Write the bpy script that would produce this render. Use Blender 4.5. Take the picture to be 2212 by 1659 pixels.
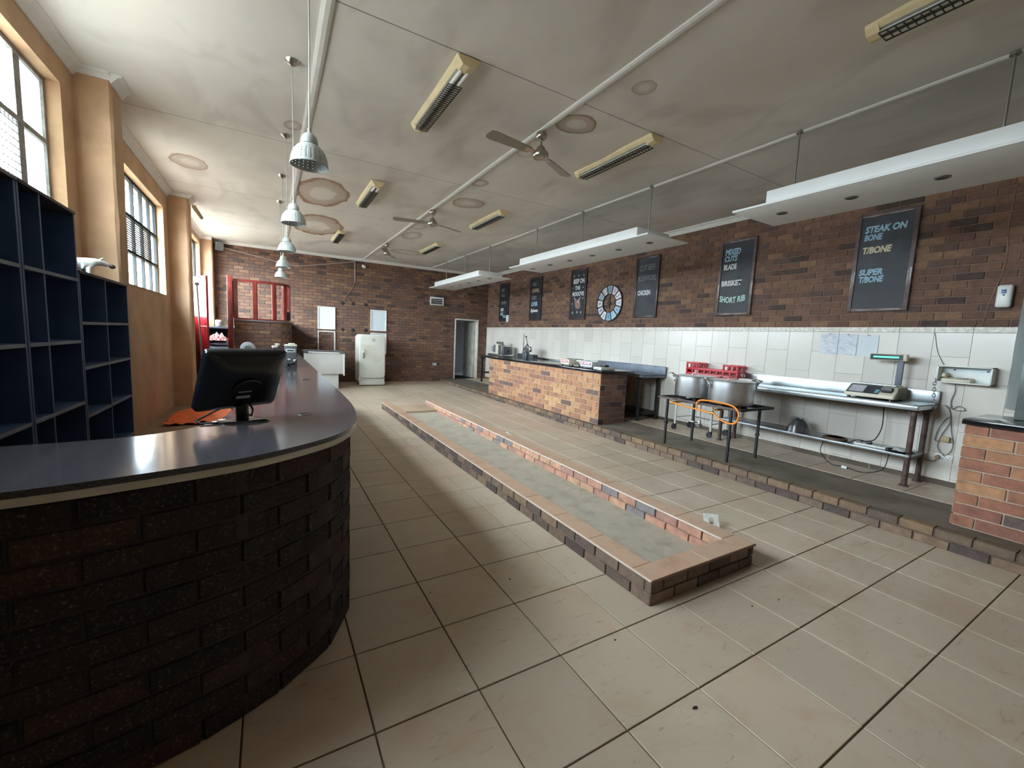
import bpy, bmesh, math, random
from mathutils import Vector, Matrix, noise, Euler
random.seed(7)
PI = math.pi
for o in list(bpy.data.objects):
    bpy.data.objects.remove(o)
SC = bpy.context.scene
COL = SC.collection

# ---------------------------------------------------------------- camera, world, light, exposure
CAM_H = 1.6
YAW, PITCH, ROLL, FPX = 0.52942, -0.10784, 0.04642, 899.97
Fv = Vector((math.sin(YAW) * math.cos(PITCH), math.cos(YAW) * math.cos(PITCH), math.sin(PITCH)))
R0 = Vector((math.cos(YAW), -math.sin(YAW), 0)); U0 = R0.cross(Fv)
Rv = R0 * math.cos(ROLL) + U0 * math.sin(ROLL); Uv = -R0 * math.sin(ROLL) + U0 * math.cos(ROLL)
cd = bpy.data.cameras.new('camera'); cam = bpy.data.objects.new('camera', cd); COL.objects.link(cam)
cd.sensor_width = 36.0; cd.sensor_fit = 'HORIZONTAL'; cd.lens = FPX / 2212 * 36.0
cd.clip_start = 0.02; cd.clip_end = 200
m = Matrix.Identity(4)
for i in range(3):
    m[i][0] = Rv[i]; m[i][1] = Uv[i]; m[i][2] = -Fv[i]
m.translation = (0, 0, CAM_H)
cam.matrix_world = m
SC.camera = cam

SKY = 26.0
w = bpy.data.worlds.new('sky'); SC.world = w; w.use_nodes = True
nt = w.node_tree; nt.nodes.clear()
out = nt.nodes.new('ShaderNodeOutputWorld'); bg = nt.nodes.new('ShaderNodeBackground')
geo = nt.nodes.new('ShaderNodeTexCoord'); sep = nt.nodes.new('ShaderNodeSeparateXYZ')
ramp = nt.nodes.new('ShaderNodeValToRGB')
mp = nt.nodes.new('ShaderNodeMapRange'); mp.inputs[1].default_value = -0.15; mp.inputs[2].default_value = 0.25
ramp.color_ramp.elements[0].color = (0.12, 0.118, 0.11, 1); ramp.color_ramp.elements[1].color = (0.86, 0.95, 1.03, 1)
nt.links.new(geo.outputs['Generated'], sep.inputs[0]); nt.links.new(sep.outputs['Z'], mp.inputs[0])
nt.links.new(mp.outputs[0], ramp.inputs[0]); nt.links.new(ramp.outputs[0], bg.inputs[0])
bg.inputs[1].default_value = SKY
nt.links.new(bg.outputs[0], out.inputs[0])

XL, XW, YB, ZC = -1.42, 6.6, 13.2, 3.74           # left wall, right wall, back wall, ceiling
YF = -3.2                                          # wall behind the camera
# window openings of the left wall: y0, y1, z0, z1
WIN = [(1.75, 4.95, 2.03, 3.47), (6.5, 8.69, 2.03, 3.41), (9.75, 12.7, 1.75, 3.55)]
def portal(y0, y1, z0, z1):
    l = bpy.data.lights.new('window_portal', 'AREA'); l.shape = 'RECTANGLE'; l.size = z1 - z0; l.size_y = y1 - y0
    l.cycles.is_portal = True
    o = bpy.data.objects.new('window_portal', l); COL.objects.link(o)
    o.location = (XL - 0.245, (y0 + y1) / 2, (z0 + z1) / 2); o.rotation_euler = (0, -PI / 2, 0)
for wi in WIN: portal(*wi)

SC.view_settings.view_transform = 'Standard'; SC.view_settings.look = 'None'
SC.view_settings.gamma = 1.0; SC.view_settings.use_curve_mapping = False
SC.view_settings.exposure = 1.56
cy = SC.cycles
cy.use_denoising = True; cy.denoiser = 'OPENIMAGEDENOISE'
cy.max_bounces = 11; cy.diffuse_bounces = 8; cy.glossy_bounces = 4; cy.use_adaptive_sampling = True; cy.adaptive_threshold = .03; cy.transparent_max_bounces = 12
cy.sample_clamp_indirect = 8.0; cy.caustics_reflective = False; cy.caustics_refractive = False

# ---------------------------------------------------------------- materials
def lin(c):
    return tuple((x / 255 / 12.92) if x / 255 <= .04045 else ((x / 255 + .055) / 1.055) ** 2.4 for x in c) + (1,)
class Nodes:
    def __init__(s, name):
        s.m = bpy.data.materials.new(name); s.m.use_nodes = True; s.t = s.m.node_tree; s.t.nodes.clear()
        s.out = s.n('ShaderNodeOutputMaterial'); s.b = s.n('ShaderNodeBsdfPrincipled'); s.l(s.b.outputs[0], s.out.inputs[0])
    def n(s, t, **k):
        x = s.t.nodes.new(t)
        for a, v in k.items(): setattr(x, a, v)
        return x
    def l(s, a, b): s.t.links.new(a, b)
    def pos(s): return s.n('ShaderNodeNewGeometry').outputs['Position']
    def noise(s, scale, detail=4, rough=.55, vec=None, dist=0):
        x = s.n('ShaderNodeTexNoise'); x.inputs['Scale'].default_value = scale; x.inputs['Detail'].default_value = detail
        x.inputs['Roughness'].default_value = rough; x.inputs['Distortion'].default_value = dist
        s.l(vec if vec is not None else s.pos(), x.inputs['Vector']); return x.outputs[0]
    def ramp(s, fac, stops, interp='LINEAR'):
        r = s.n('ShaderNodeValToRGB'); r.color_ramp.interpolation = interp; e = r.color_ramp.elements
        while len(e) < len(stops): e.new(.5)
        for i, (p, c) in enumerate(stops): e[i].position = p; e[i].color = c if len(c) == 4 else tuple(c) + (1,)
        s.l(fac, r.inputs[0]); return r.outputs[0]
    def math(s, op, a, b=None, c=None):
        x = s.n('ShaderNodeMath', operation=op)
        for i, v in enumerate((a, b, c)):
            if v is None: continue
            if isinstance(v, (int, float)): x.inputs[i].default_value = v
            else: s.l(v, x.inputs[i])
        return x.outputs[0]
    def mix(s, fac, a, b, mode='MIX'):
        x = s.n('ShaderNodeMix', data_type='RGBA', blend_type=mode)
        for i, v in ((0, fac), (6, a), (7, b)):
            if isinstance(v, (int, float)): x.inputs[i].default_value = v
            elif isinstance(v, tuple): x.inputs[i].default_value = v if len(v) == 4 else v + (1,)
            else: s.l(v, x.inputs[i])
        return x.outputs[2]
    def bump(s, h, strength, dist=.01):
        x = s.n('ShaderNodeBump'); x.inputs['Strength'].default_value = strength; x.inputs['Distance'].default_value = dist
        s.l(h, x.inputs['Height']); s.l(x.outputs[0], s.b.inputs['Normal'])
    def rnd(s):   # one random number for each separate piece
        oi = s.n('ShaderNodeObjectInfo').outputs['Random']; g = s.n('ShaderNodeNewGeometry').outputs['Random Per Island']
        return s.math('FRACT', s.math('ADD', oi, g))
    def set(s, rough=.6, metal=0, spec=.5):
        s.b.inputs['Roughness'].default_value = rough; s.b.inputs['Metallic'].default_value = metal
        s.b.inputs['Specular IOR Level'].default_value = spec
MAT = {}
def mat(name, col, rough=.6, metal=0., var=.12, scale=6, bump=0., bscale=80, spec=.5, coat=0., dirt=None, dscale=3):
    if name in MAT: return MAT[name]
    s = Nodes(name); s.set(rough, metal, spec); c = lin(col)
    lo = tuple(x * (1 - var) for x in c[:3]); hi = tuple(min(1, x * (1 + var)) for x in c[:3])
    col_s = s.ramp(s.noise(scale), [(.3, lo), (.7, hi)])
    if dirt:
        f = s.ramp(s.noise(dscale, 6, .65), [(.48, (0, 0, 0)), (.7, (1, 1, 1))])
        col_s = s.mix(f, col_s, lin(dirt))
    s.l(col_s, s.b.inputs['Base Color'])
    if bump: s.bump(s.noise(bscale, 5), bump)
    if coat: s.b.inputs['Coat Weight'].default_value = coat
    MAT[name] = s.m; return s.m
def brick_mat(name, cols, rough=.85):
    s = Nodes(name); s.set(rough, 0, .3)
    n = len(cols); stops = []
    acc = 0.
    for c, wgt in cols: stops.append((acc, lin(c))); acc += wgt
    base = s.ramp(s.rnd(), stops, 'CONSTANT')
    n1 = s.noise(14, 5, .65); n2 = s.noise(90, 3, .7)
    v = s.ramp(n1, [(.28, (.72, .72, .72)), (.72, (1.25, 1.22, 1.18))])
    c = s.mix(1., base, v, 'MULTIPLY')
    sp = s.ramp(n2, [(.56, (0, 0, 0)), (.75, (1, 1, 1))])
    c = s.mix(s.math('MULTIPLY', sp, .3), c, lin((176, 160, 146)))
    s.l(c, s.b.inputs['Base Color']); s.bump(s.noise(55, 6, .7), .55, .006)
    MAT[name] = s.m; return s.m
def glass_mat(name, tint=(.93, .97, .98), fac=.12):
    s = Nodes(name)
    t = s.n('ShaderNodeBsdfTransparent'); t.inputs[0].default_value = tint + (1,)
    g = s.n('ShaderNodeBsdfGlossy'); g.inputs['Roughness'].default_value = .05
    mx = s.n('ShaderNodeMixShader'); mx.inputs[0].default_value = fac
    s.l(t.outputs[0], mx.inputs[1]); s.l(g.outputs[0], mx.inputs[2]); s.l(mx.outputs[0], s.out.inputs[0])
    MAT[name] = s.m; return s.m
def frosted_mat(name, col=(.86, .88, .86)):
    s = Nodes(name)
    t = s.n('ShaderNodeBsdfTranslucent'); t.inputs[0].default_value = col + (1,)
    d = s.n('ShaderNodeBsdfDiffuse'); d.inputs[0].default_value = col + (1,)
    mx = s.n('ShaderNodeMixShader'); mx.inputs[0].default_value = .3
    s.l(t.outputs[0], mx.inputs[1]); s.l(d.outputs[0], mx.inputs[2]); s.l(mx.outputs[0], s.out.inputs[0])
    MAT[name] = s.m; return s.m

# ---------------------------------------------------------------- mesh building
def box_vf(x0, x1, y0, y1, z0, z1):
    v = [(x0, y0, z0), (x1, y0, z0), (x1, y1, z0), (x0, y1, z0), (x0, y0, z1), (x1, y0, z1), (x1, y1, z1), (x0, y1, z1)]
    return v, [(0, 3, 2, 1), (4, 5, 6, 7), (0, 1, 5, 4), (1, 2, 6, 5), (2, 3, 7, 6), (3, 0, 4, 7)]
class MB:
    def __init__(s): s.v = []; s.f = []
    def add(s, v, f, M=None):
        k = len(s.v)
        s.v += [tuple(M @ Vector(p)) for p in v] if M is not None else [tuple(p) for p in v]
        s.f += [tuple(i + k for i in q) for q in f]; return s
    def box(s, x0, x1, y0, y1, z0, z1, M=None):
        return s.add(*box_vf(min(x0, x1), max(x0, x1), min(y0, y1), max(y0, y1), min(z0, z1), max(z0, z1)), M)
    def prism(s, poly, z0, z1, M=None):
        n = len(poly); v = [(x, y, z0) for x, y in poly] + [(x, y, z1) for x, y in poly]
        a = sum(poly[i][0] * poly[(i + 1) % n][1] - poly[(i + 1) % n][0] * poly[i][1] for i in range(n))
        f = [tuple(range(n - 1, -1, -1)), tuple(range(n, 2 * n))] + [(i, (i + 1) % n, n + (i + 1) % n, n + i) for i in range(n)]
        if a < 0: f = [q[::-1] for q in f]
        return s.add(v, f, M)
    def cyl(s, p0, p1, r0, r1=None, seg=16, cap=True):
        r1 = r0 if r1 is None else r1; p0 = Vector(p0); p1 = Vector(p1); d = (p1 - p0).normalized()
        a = d.orthogonal().normalized(); b = d.cross(a); v = []
        for p, r in ((p0, r0), (p1, r1)):
            for i in range(seg):
                t = 2 * PI * i / seg; v.append(p + (a * math.cos(t) + b * math.sin(t)) * r)
        f = [(i, (i + 1) % seg, seg + (i + 1) % seg, seg + i) for i in range(seg)]
        if cap: f += [tuple(range(seg - 1, -1, -1)), tuple(range(seg, 2 * seg))]
        return s.add(v, f)
    def tube(s, pts, r, seg=8, cap=True, closed=False):
        P = [Vector(p) for p in pts]; n = len(P); v = []; prev = None
        for i in range(n):
            if closed: d = (P[(i + 1) % n] - P[i - 1]).normalized()
            else: d = (P[min(i + 1, n - 1)] - P[max(i - 1, 0)]).normalized()
            if prev is None: a = d.orthogonal().normalized()
            else:
                a = prev - d * prev.dot(d)
                a = a.normalized() if a.length > 1e-6 else d.orthogonal().normalized()
            prev = a; b = d.cross(a); rr = r[i] if isinstance(r, (list, tuple)) else r
            for k in range(seg):
                t = 2 * PI * k / seg; v.append(P[i] + (a * math.cos(t) + b * math.sin(t)) * rr)
        f = []
        for i in range(n if closed else n - 1):
            j = (i + 1) % n
            f += [(i * seg + k, i * seg + (k + 1) % seg, j * seg + (k + 1) % seg, j * seg + k) for k in range(seg)]
        if cap and not closed: f += [tuple(range(seg - 1, -1, -1)), tuple(range((n - 1) * seg, n * seg))]
        return s.add(v, f)
    def lathe(s, prof, seg=24, M=None, skip=None, close=True):
        v = []; f = []
        for r, z in prof:
            for k in range(seg):
                t = 2 * PI * k / seg; v.append((r * math.cos(t), r * math.sin(t), z))
        for i in range(len(prof) - 1):
            for k in range(seg):
                if skip and skip(i, k): continue
                f.append((i * seg + k, i * seg + (k + 1) % seg, (i + 1) * seg + (k + 1) % seg, (i + 1) * seg + k))
        if close:
            if prof[0][0] > 1e-5: f.append(tuple(range(seg - 1, -1, -1)))
            if prof[-1][0] > 1e-5: f.append(tuple(range((len(prof) - 1) * seg, len(prof) * seg)))
        return s.add(v, f, M)
    def sphere(s, c, r, seg=16, ring=10, sc=(1, 1, 1)):
        pr = [(r * math.sin(PI * i / ring), -r * math.cos(PI * i / ring)) for i in range(ring + 1)]
        pr[0] = (1e-4, -r); pr[-1] = (1e-4, r)
        return s.lathe(pr, seg, Matrix.Translation(c) @ Matrix.Diagonal((*sc, 1)))
    def mesh(s, name, smooth=None, bevel=0, bseg=2, merge=False):
        me = bpy.data.meshes.new(name); me.from_pydata(s.v, [], s.f)
        if bevel or merge:
            bm = bmesh.new(); bm.from_mesh(me)
            if merge: bmesh.ops.remove_doubles(bm, verts=bm.verts, dist=1e-4)
            if bevel:
                es = [e for e in bm.edges if len(e.link_faces) == 2 and e.calc_face_angle(0) > .5]
                bmesh.ops.bevel(bm, geom=es, offset=bevel, segments=bseg, affect='EDGES', profile=.5, clamp_overlap=True)
            bm.to_mesh(me); bm.free()
            if smooth is None: smooth = 40
        if smooth:
            me.polygons.foreach_set('use_smooth', [True] * len(me.polygons))
            me.set_sharp_from_angle(angle=math.radians(smooth))
        me.update(); return me
    def build(s, name, material, parent=None, **k):
        return obj(name, s.mesh(name, **k), material, parent)
def obj(name, me, material, parent=None, loc=None):
    if material is not None and not me.materials: me.materials.append(material)
    o = bpy.data.objects.new(name, me); COL.objects.link(o)
    if parent is not None: o.parent = parent
    if loc is not None: o.location = loc
    return o
def tag(o, label, cat, group=None, kind=None):
    o['label'] = label; o['category'] = cat
    if group: o['group'] = group
    if kind: o['kind'] = kind
    return o
def thing(name, label, cat, loc=(0, 0, 0), rotz=0, group=None, kind=None, rot=None):
    o = bpy.data.objects.new(name, None); COL.objects.link(o); o.empty_display_size = .1
    o.location = loc; o.rotation_euler = rot if rot is not None else (0, 0, rotz)
    return tag(o, label, cat, group, kind)
RWALL = Matrix(((0, 0, -1), (-1, 0, 0), (0, 1, 0))).to_euler()     # local x right, y up, z out of the right wall
BWALL = Matrix(((1, 0, 0), (0, 0, -1), (0, 1, 0))).to_euler()      # the same on the back wall
def dup(root, loc=None, rotz=None, label=None, group=None):
    r = root.copy(); COL.objects.link(r)
    if loc is not None: r.location = loc
    if rotz is not None: r.rotation_euler = (0, 0, rotz)
    if label: r['label'] = label
    if group: r['group'] = group
    for ch in list(root.children):
        c = ch.copy(); COL.objects.link(c); c.parent = r
        for g in list(ch.children):
            d = g.copy(); COL.objects.link(d); d.parent = c
    return r
def catmull(P, n=8):
    P = [Vector(p) for p in P]; Q = [2 * P[0] - P[1]] + P + [2 * P[-1] - P[-2]]; out = []
    for i in range(1, len(Q) - 2):
        a, b, c, d = Q[i - 1:i + 3]
        for k in range(n):
            t = k / n
            out.append(.5 * ((2 * b) + (c - a) * t + (2 * a - 5 * b + 4 * c - d) * t * t + (3 * b - a - 3 * c + d) * t ** 3))
    out.append(P[-1]); return out
def text_fit(parent, s, x, y, wd, ht, material, z=.001, name='lettering', shear=0., bold=.02, rot=0., arch=0.):
    """lettering of the given width and height, lower left corner at x, y of the parent's face"""
    cu = bpy.data.curves.new('t', 'FONT'); cu.body = s; cu.size = 1; cu.shear = shear; cu.offset = bold; cu.resolution_u = 3
    o = bpy.data.objects.new('t', cu); COL.objects.link(o)
    dg = bpy.context.evaluated_depsgraph_get(); me = bpy.data.meshes.new_from_object(o.evaluated_get(dg))
    bpy.data.objects.remove(o); bpy.data.curves.remove(cu)
    xs = [v.co.x for v in me.vertices]; ys = [v.co.y for v in me.vertices]
    x0, x1, y0, y1 = min(xs), max(xs), min(ys), max(ys)
    for v in me.vertices:
        u = (v.co.x - x0) / (x1 - x0); q = (v.co.y - y0) / (y1 - y0)
        px, py = u * wd, q * ht + arch * math.sin(u * PI)
        v.co = (x + px * math.cos(rot) - py * math.sin(rot), y + px * math.sin(rot) + py * math.cos(rot), z)
    me.name = name; me.materials.clear()
    return obj(name, me, material, parent)
def depth_of(p):
    return (Vector(p) - Vector((0, 0, CAM_H))).dot(Fv)
def in_view(p, mrg=60):
    d = Vector(p) - Vector((0, 0, CAM_H)); z = d.dot(Fv)
    if z < .1: return False
    x = 1106 + FPX * d.dot(Rv) / z; y = 829.5 - FPX * d.dot(Uv) / z
    return -mrg < x < 2212 + mrg and -mrg < y < 1659 + mrg

# a brick (or tile): unit box x 0..1, y 0..depth into the wall at y>0, z 0..1, front face with softened arrises at y = 0
def piece_mesh(name, cx, cz, depth=1., jit=0.):
    r = lambda: random.uniform(-jit, jit)
    v = [(0, 1, 0), (1, 1, 0), (1, 1, 1), (0, 1, 1),
         (0, .25, 0), (1, .25, 0), (1, .25, 1), (0, .25, 1),
         (cx + r() * .3, 0, cz + r()), (1 - cx + r() * .3, 0, cz + r()), (1 - cx + r() * .3, 0, 1 - cz + r()), (cx + r() * .3, 0, 1 - cz + r())]
    f = [(8, 9, 10, 11)]
    for a, b in ((0, 4), (4, 8)):
        for i in range(4): f.append((a + i, a + (i + 1) % 4, b + (i + 1) % 4, b + i))
    return v, f
BRICK_VF = [piece_mesh('b', .016, .05, jit=.03) for _ in range(5)]
def lay(parent, rects, M, depth, material, name, maxn=300, vfs=None, key=None):
    """rects (u0,u1,v0,v1[,proud]) on the plane M (x along, z up, front face at y=0 looking to -y); the largest in view become parts, the rest one part"""
    vfs = vfs or BRICK_VF
    sc = []
    for r in rects:
        c = M @ Vector(((r[0] + r[1]) / 2, 0, (r[2] + r[3]) / 2)); d = depth_of(c)
        area = (r[1] - r[0]) * (r[3] - r[2])
        sc.append((area / max(d, .3) ** 2 if in_view(c) else 0., r))
    sc.sort(key=lambda t: -t[0])
    ms = []
    for i, (v, f) in enumerate(vfs):
        b = MB(); b.add(v, f); me = b.mesh(name); me.materials.append(material); ms.append(me)
    for k, (s, r) in enumerate(sc[:maxn]):
        o = bpy.data.objects.new(name, random.choice(ms)); COL.objects.link(o); o.parent = parent
        pr = r[4] if len(r) > 4 else 0
        o.matrix_local = M @ Matrix.Translation((r[0], -pr, r[2])) @ Matrix.Diagonal((r[1] - r[0], depth + pr, r[3] - r[2], 1))
    rest = sc[maxn:]
    if rest:
        b = MB()
        for s, r in rest:
            pr = r[4] if len(r) > 4 else 0; v, f = random.choice(vfs)
            b.add(v, f, M @ Matrix.Translation((r[0], -pr, r[2])) @ Matrix.Diagonal((r[1] - r[0], depth + pr, r[3] - r[2], 1)))
        o = b.build(name + 's', material, parent); o['kind'] = 'stuff'
def bond(u0, u1, v0, v1, L=.222, Hc=.0755, j=.0095, holes=(), off=0., pj=.003, hc=None):
    """running bond rectangles; holes = (u0,u1,v0,v1) left open"""
    out = []; row = 0; v = v0
    while v < v1 - .02:
        vt = min(v + Hc, v1); u = u0 - (L + j) * ((row % 2) * .5 + off)
        while u < u1:
            a, b = max(u, u0), min(u + L, u1)
            if b - a > .015:
                segs = [(a, b)]
                for h in holes:
                    if vt > h[2] + .004 and v < h[3] - .004:
                        ns = []
                        for p, q in segs:
                            if q <= h[0] or p >= h[1]: ns.append((p, q)); continue
                            if p < h[0]: ns.append((p, h[0]))
                            if q > h[1]: ns.append((h[1], q))
                        segs = ns
                for p, q in segs:
                    if q - p > .015: out.append((p, q, v, vt, random.uniform(0, pj)))
            u += L + j
        v += Hc + j; row += 1
    return out

# ---------------------------------------------------------------- shared materials
WALLBRICK = brick_mat('wall brick', [((78, 65, 61), .06), ((106, 81, 70), .22), ((121, 92, 76), .28), ((113, 86, 73), .22), ((131, 102, 82), .11), ((98, 78, 71), .11)])
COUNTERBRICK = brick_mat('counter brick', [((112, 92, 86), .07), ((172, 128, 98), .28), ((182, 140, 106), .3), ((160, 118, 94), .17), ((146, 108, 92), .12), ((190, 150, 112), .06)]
)
SHADEDBRICK = brick_mat('shaded end brick', [((74, 62, 60), .2), ((112, 84, 74), .3), ((124, 94, 80), .25), ((100, 78, 72), .25)])  # counter brick darkened to carry the end face's shade, plus some dark bricks
PIERBRICK = brick_mat('pier brick', [((104, 90, 86), .07), ((156, 108, 88), .25), ((168, 122, 94), .25), ((146, 100, 86), .26), ((180, 136, 102), .17)])
DARKBRICK = brick_mat('dark footing brick', [((104, 90, 82), .3), ((120, 102, 90), .3), ((88, 76, 72), .25), ((134, 112, 94), .15)])
KERBBRICK = brick_mat('kerb brick', [((124, 104, 86), .35), ((114, 97, 82), .3), ((134, 111, 89), .2), ((102, 89, 79), .15)])
TROUGHBRICK = brick_mat('trough brick', [((180, 136, 116), .3), ((188, 148, 122), .27), ((130, 122, 122), .14), ((166, 126, 114), .29)])
CASHBRICK = brick_mat('cash counter brick', [((46, 40, 39), .3), ((52, 44, 42), .3), ((40, 37, 38), .2), ((60, 49, 46), .2)])
LMORTAR = mat('light mortar', (184, 164, 144), .95, var=.15, scale=20, bump=.4, bscale=150)
MORTAR = mat('mortar', (136, 114, 98), .95, var=.2, scale=20, bump=.4, bscale=150)
MORTARD = mat('dark mortar', (106, 86, 76), .95, var=.2, scale=20, bump=.4, bscale=150)
CONCRETE = mat('concrete screed', (122, 112, 98), .75, var=.22, scale=3, bump=.15, bscale=40, dirt=(90, 80, 68), dscale=2.2)
TROUGHFLOOR = mat('dusty concrete', (170, 160, 144), .85, var=.07, scale=4, bump=.15, bscale=60, dirt=(150, 140, 124), dscale=5)
WHITE = mat('white paint', (226, 226, 222), .5, var=.05)
WHITEMETAL = mat('white enamel', (222, 224, 220), .3, var=.05)
PLASTER = mat('peach plaster', (200, 164, 130), .8, var=.12, scale=2.2, bump=.35, bscale=9, dirt=(178, 146, 112), dscale=1.4)
STEEL = mat('brushed steel', (196, 204, 208), .32, 1., var=.08, scale=3, bump=.03, bscale=120)
STEELD = mat('dull steel', (168, 172, 174), .45, 1., var=.15, scale=5)
CHROME = mat('chrome', (210, 212, 212), .16, 1., var=.05)
NICKEL = mat('satin nickel', (178, 172, 162), .3, 1., var=.08)
ALU = mat('aluminium', (206, 208, 210), .36, 1., var=.1, scale=4, bump=.05, bscale=30)
BLACKIRON = mat('black iron', (40, 38, 38), .55, .3, var=.25, scale=18)
RUSTY = mat('rusty painted steel', (92, 74, 70), .6, .2, var=.3, scale=14, dirt=(70, 48, 40), dscale=9)
BLACKPL = mat('black plastic', (20, 22, 26), .38, var=.1)
GREYPL = mat('grey plastic', (88, 92, 96), .5, var=.08)
BEIGEPL = mat('beige plastic', (214, 206, 184), .5, var=.06)
CABLE = mat('grey cable', (120, 120, 120), .6, var=.05)
BLACKCABLE = mat('black cable', (24, 24, 26), .6, var=.05)
CREAM = mat('yellowed cream plastic', (224, 208, 164), .5, var=.08)

def floor_mat():
    s = Nodes('beige floor tile'); s.set(.42, 0, .5)
    base = s.ramp(s.rnd(), [(0, lin((197, 181, 161))), (.3, lin((204, 188, 166))), (.6, lin((191, 175, 155))), (.85, lin((206, 185, 163))), (1, lin((195, 179, 159)))])
    n1 = s.noise(2.2, 5, .6, dist=1.2)
    c = s.mix(s.ramp(n1, [(.5, (0, 0, 0)), (.72, (.55, .55, .55))]), base, lin((184, 150, 126)))
    mpn = s.n('ShaderNodeMapping'); mpn.inputs['Scale'].default_value = (1, 3.4, 1); mpn.inputs['Rotation'].default_value = (0, 0, .5)
    s.l(s.pos(), mpn.inputs[0])
    n2 = s.noise(5, 8, .72, mpn.outputs[0], 1.5)
    c = s.mix(s.ramp(n2, [(.58, (0, 0, 0)), (.78, (.75, .75, .75))]), c, lin((104, 86, 70)))
    n3 = s.noise(.45, 3)
    c = s.mix(s.ramp(n3, [(.4, (0, 0, 0)), (.65, (.35, .35, .35))]), c, lin((150, 128, 108)))
    s.l(c, s.b.inputs['Base Color'])
    r = s.ramp(n2, [(.35, (.36, .36, .36)), (.75, (.62, .62, .62))]); s.l(r, s.b.inputs['Roughness'])
    s.bump(n2, .06, .004); return s.m
FLOORTILE = floor_mat()
GROUT = mat('dirty brown grout', (96, 76, 60), .95, var=.25, scale=9)
def walltile_mat():
    s = Nodes('cream wall tile'); s.set(.24, 0, .5)
    base = s.ramp(s.rnd(), [(0, lin((214, 208, 198))), (.5, lin((222, 216, 206))), (1, lin((208, 202, 194)))])
    c = s.mix(s.ramp(s.noise(1.1, 4), [(.45, (0, 0, 0)), (.75, (.4, .4, .4))]), base, lin((198, 188, 174)))
    s.l(c, s.b.inputs['Base Color']); s.bump(s.noise(3, 2), .05, .01); return s.m
WALLTILE = walltile_mat()
BORDER = mat('listello tile', (206, 200, 188), .3, var=.25, scale=22, bump=.5, bscale=24)
TILEGROUT = mat('tile grout', (150, 138, 124), .9, var=.15)
SKIRT = mat('peach skirting tile', (214, 184, 154), .4, var=.1, scale=5)

def ceiling_mat():
    s = Nodes('old painted ceiling board'); s.set(.7, 0, .35)
    base = s.ramp(s.noise(.8, 4, .55), [(.3, lin((216, 213, 206))), (.7, lin((230, 228, 221)))])
    mpn = s.n('ShaderNodeMapping'); mpn.inputs['Scale'].default_value = (1.5, .7, 1); mpn.inputs['Rotation'].default_value = (0, 0, .35)
    s.l(s.pos(), mpn.inputs[0])
    c = s.mix(s.ramp(s.noise(1.3, 3, .5, mpn.outputs[0], .8), [(.5, (0, 0, 0)), (.8, (.55, .55, .55))]), base, lin((170, 164, 156)))
    sepn = s.n('ShaderNodeSeparateXYZ'); s.l(s.pos(), sepn.inputs[0]); X, Y = sepn.outputs[0], sepn.outputs[1]
    nz = s.math('MULTIPLY', s.math('SUBTRACT', s.noise(3.5, 5, .6), .5), .55)
    # water stains left by old leaks: centre x, y, half sizes, strength
    for cx, cyy, rx, ry, st in [(-.89, 7.24, .21, .3, .75), (.76, 7.47, .38, .78, 1), (.88, 9.75, .5, .92, 1), (2.66, 3.52, .2, .2, .95), (2.74, 2.72, .1, .11, .6),
                                (2.8, 6.44, .26, .26, .75), (2.6, 4.38, .1, .12, .45), (2.57, 5.54, .11, .16, .8), (2.73, 9.28, .2, .42, .6), (.25, 5.26, .09, .12, .7), (3.2, 11.2, .5, .3, .6), (2.6, 8.4, .16, .3, .4)]:
        dx = s.math('DIVIDE', s.math('SUBTRACT', X, cx), rx); dy = s.math('DIVIDE', s.math('SUBTRACT', Y, cyy), ry)
        d = s.math('ADD', s.math('SQRT', s.math('ADD', s.math('MULTIPLY', dx, dx), s.math('MULTIPLY', dy, dy))), nz)
        ring = s.ramp(d, [(0, (.04, .04, .04)), (.42, (.12, .12, .12)), (.5, (.42, .42, .42)), (.8, (.5, .5, .5)), (.93, (.95, .95, .95)), (.985, (.6, .6, .6)), (1.0, (0, 0, 0))])
        c = s.mix(s.math('MULTIPLY', ring, st), c, lin((142, 104, 68)))
    s.l(c, s.b.inputs['Base Color']); s.bump(s.noise(6, 4), .05, .02); return s.m
CEIL = ceiling_mat()

def fz(y): return max(0., y - 5.) * .011          # the floor rises slightly to the back

# ---------------------------------------------------------------- floor
fl = MB()
ys = [YF, 5., YB + .2]
for a, b in zip(ys, ys[1:]):
    fl.add([(XL - .2, a, fz(a) - .006), (XW + .1, a, fz(a) - .006), (XW + .1, b, fz(b) - .006), (XL - .2, b, fz(b) - .006)], [(0, 1, 2, 3)])
floor = fl.build('floor', GROUT)
tag(floor, 'beige ceramic tiled floor with dark grout joints running across the whole shop', 'floor', kind='structure')
TX0, TY0, TX, TY = .3459, 1.5489, .46223, .46656
TILE_VF = [piece_mesh('t', .004, .004)]
tiles = []
Mfl = Matrix(((1, 0, 0, 0), (0, 0, 1, 0), (0, -1, 0, 0), (0, 0, 0, 1)))     # piece front looks up: x->x, z->y, y->-z
for c in range(-4, 14):
    for r in range(-10, 26):
        x0 = TX0 + c * TX; y0 = TY0 + r * TY
        if x0 < XL - .3 or x0 > 4.9: continue
        if x0 < -.1 and y0 > 2.2: continue
        if y0 > YB - .03: continue
        tiles.append((x0, y0))
sc_ = []
for x0, y0 in tiles:
    cpt = (x0 + TX / 2, y0 + TY / 2, 0); hid = (2.05 < cpt[0] < 3.0 and 1.8 < cpt[1] < 8.4)
    sc_.append((0 if not in_view(cpt) or hid else 1 / depth_of(cpt), x0, y0))
sc_.sort(key=lambda t: -t[0])
tmb = MB(); tmb.add(*TILE_VF[0]); tme = tmb.mesh('floor_tile'); tme.materials.append(FLOORTILE)
rest = MB(); GAP = .0075
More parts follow.
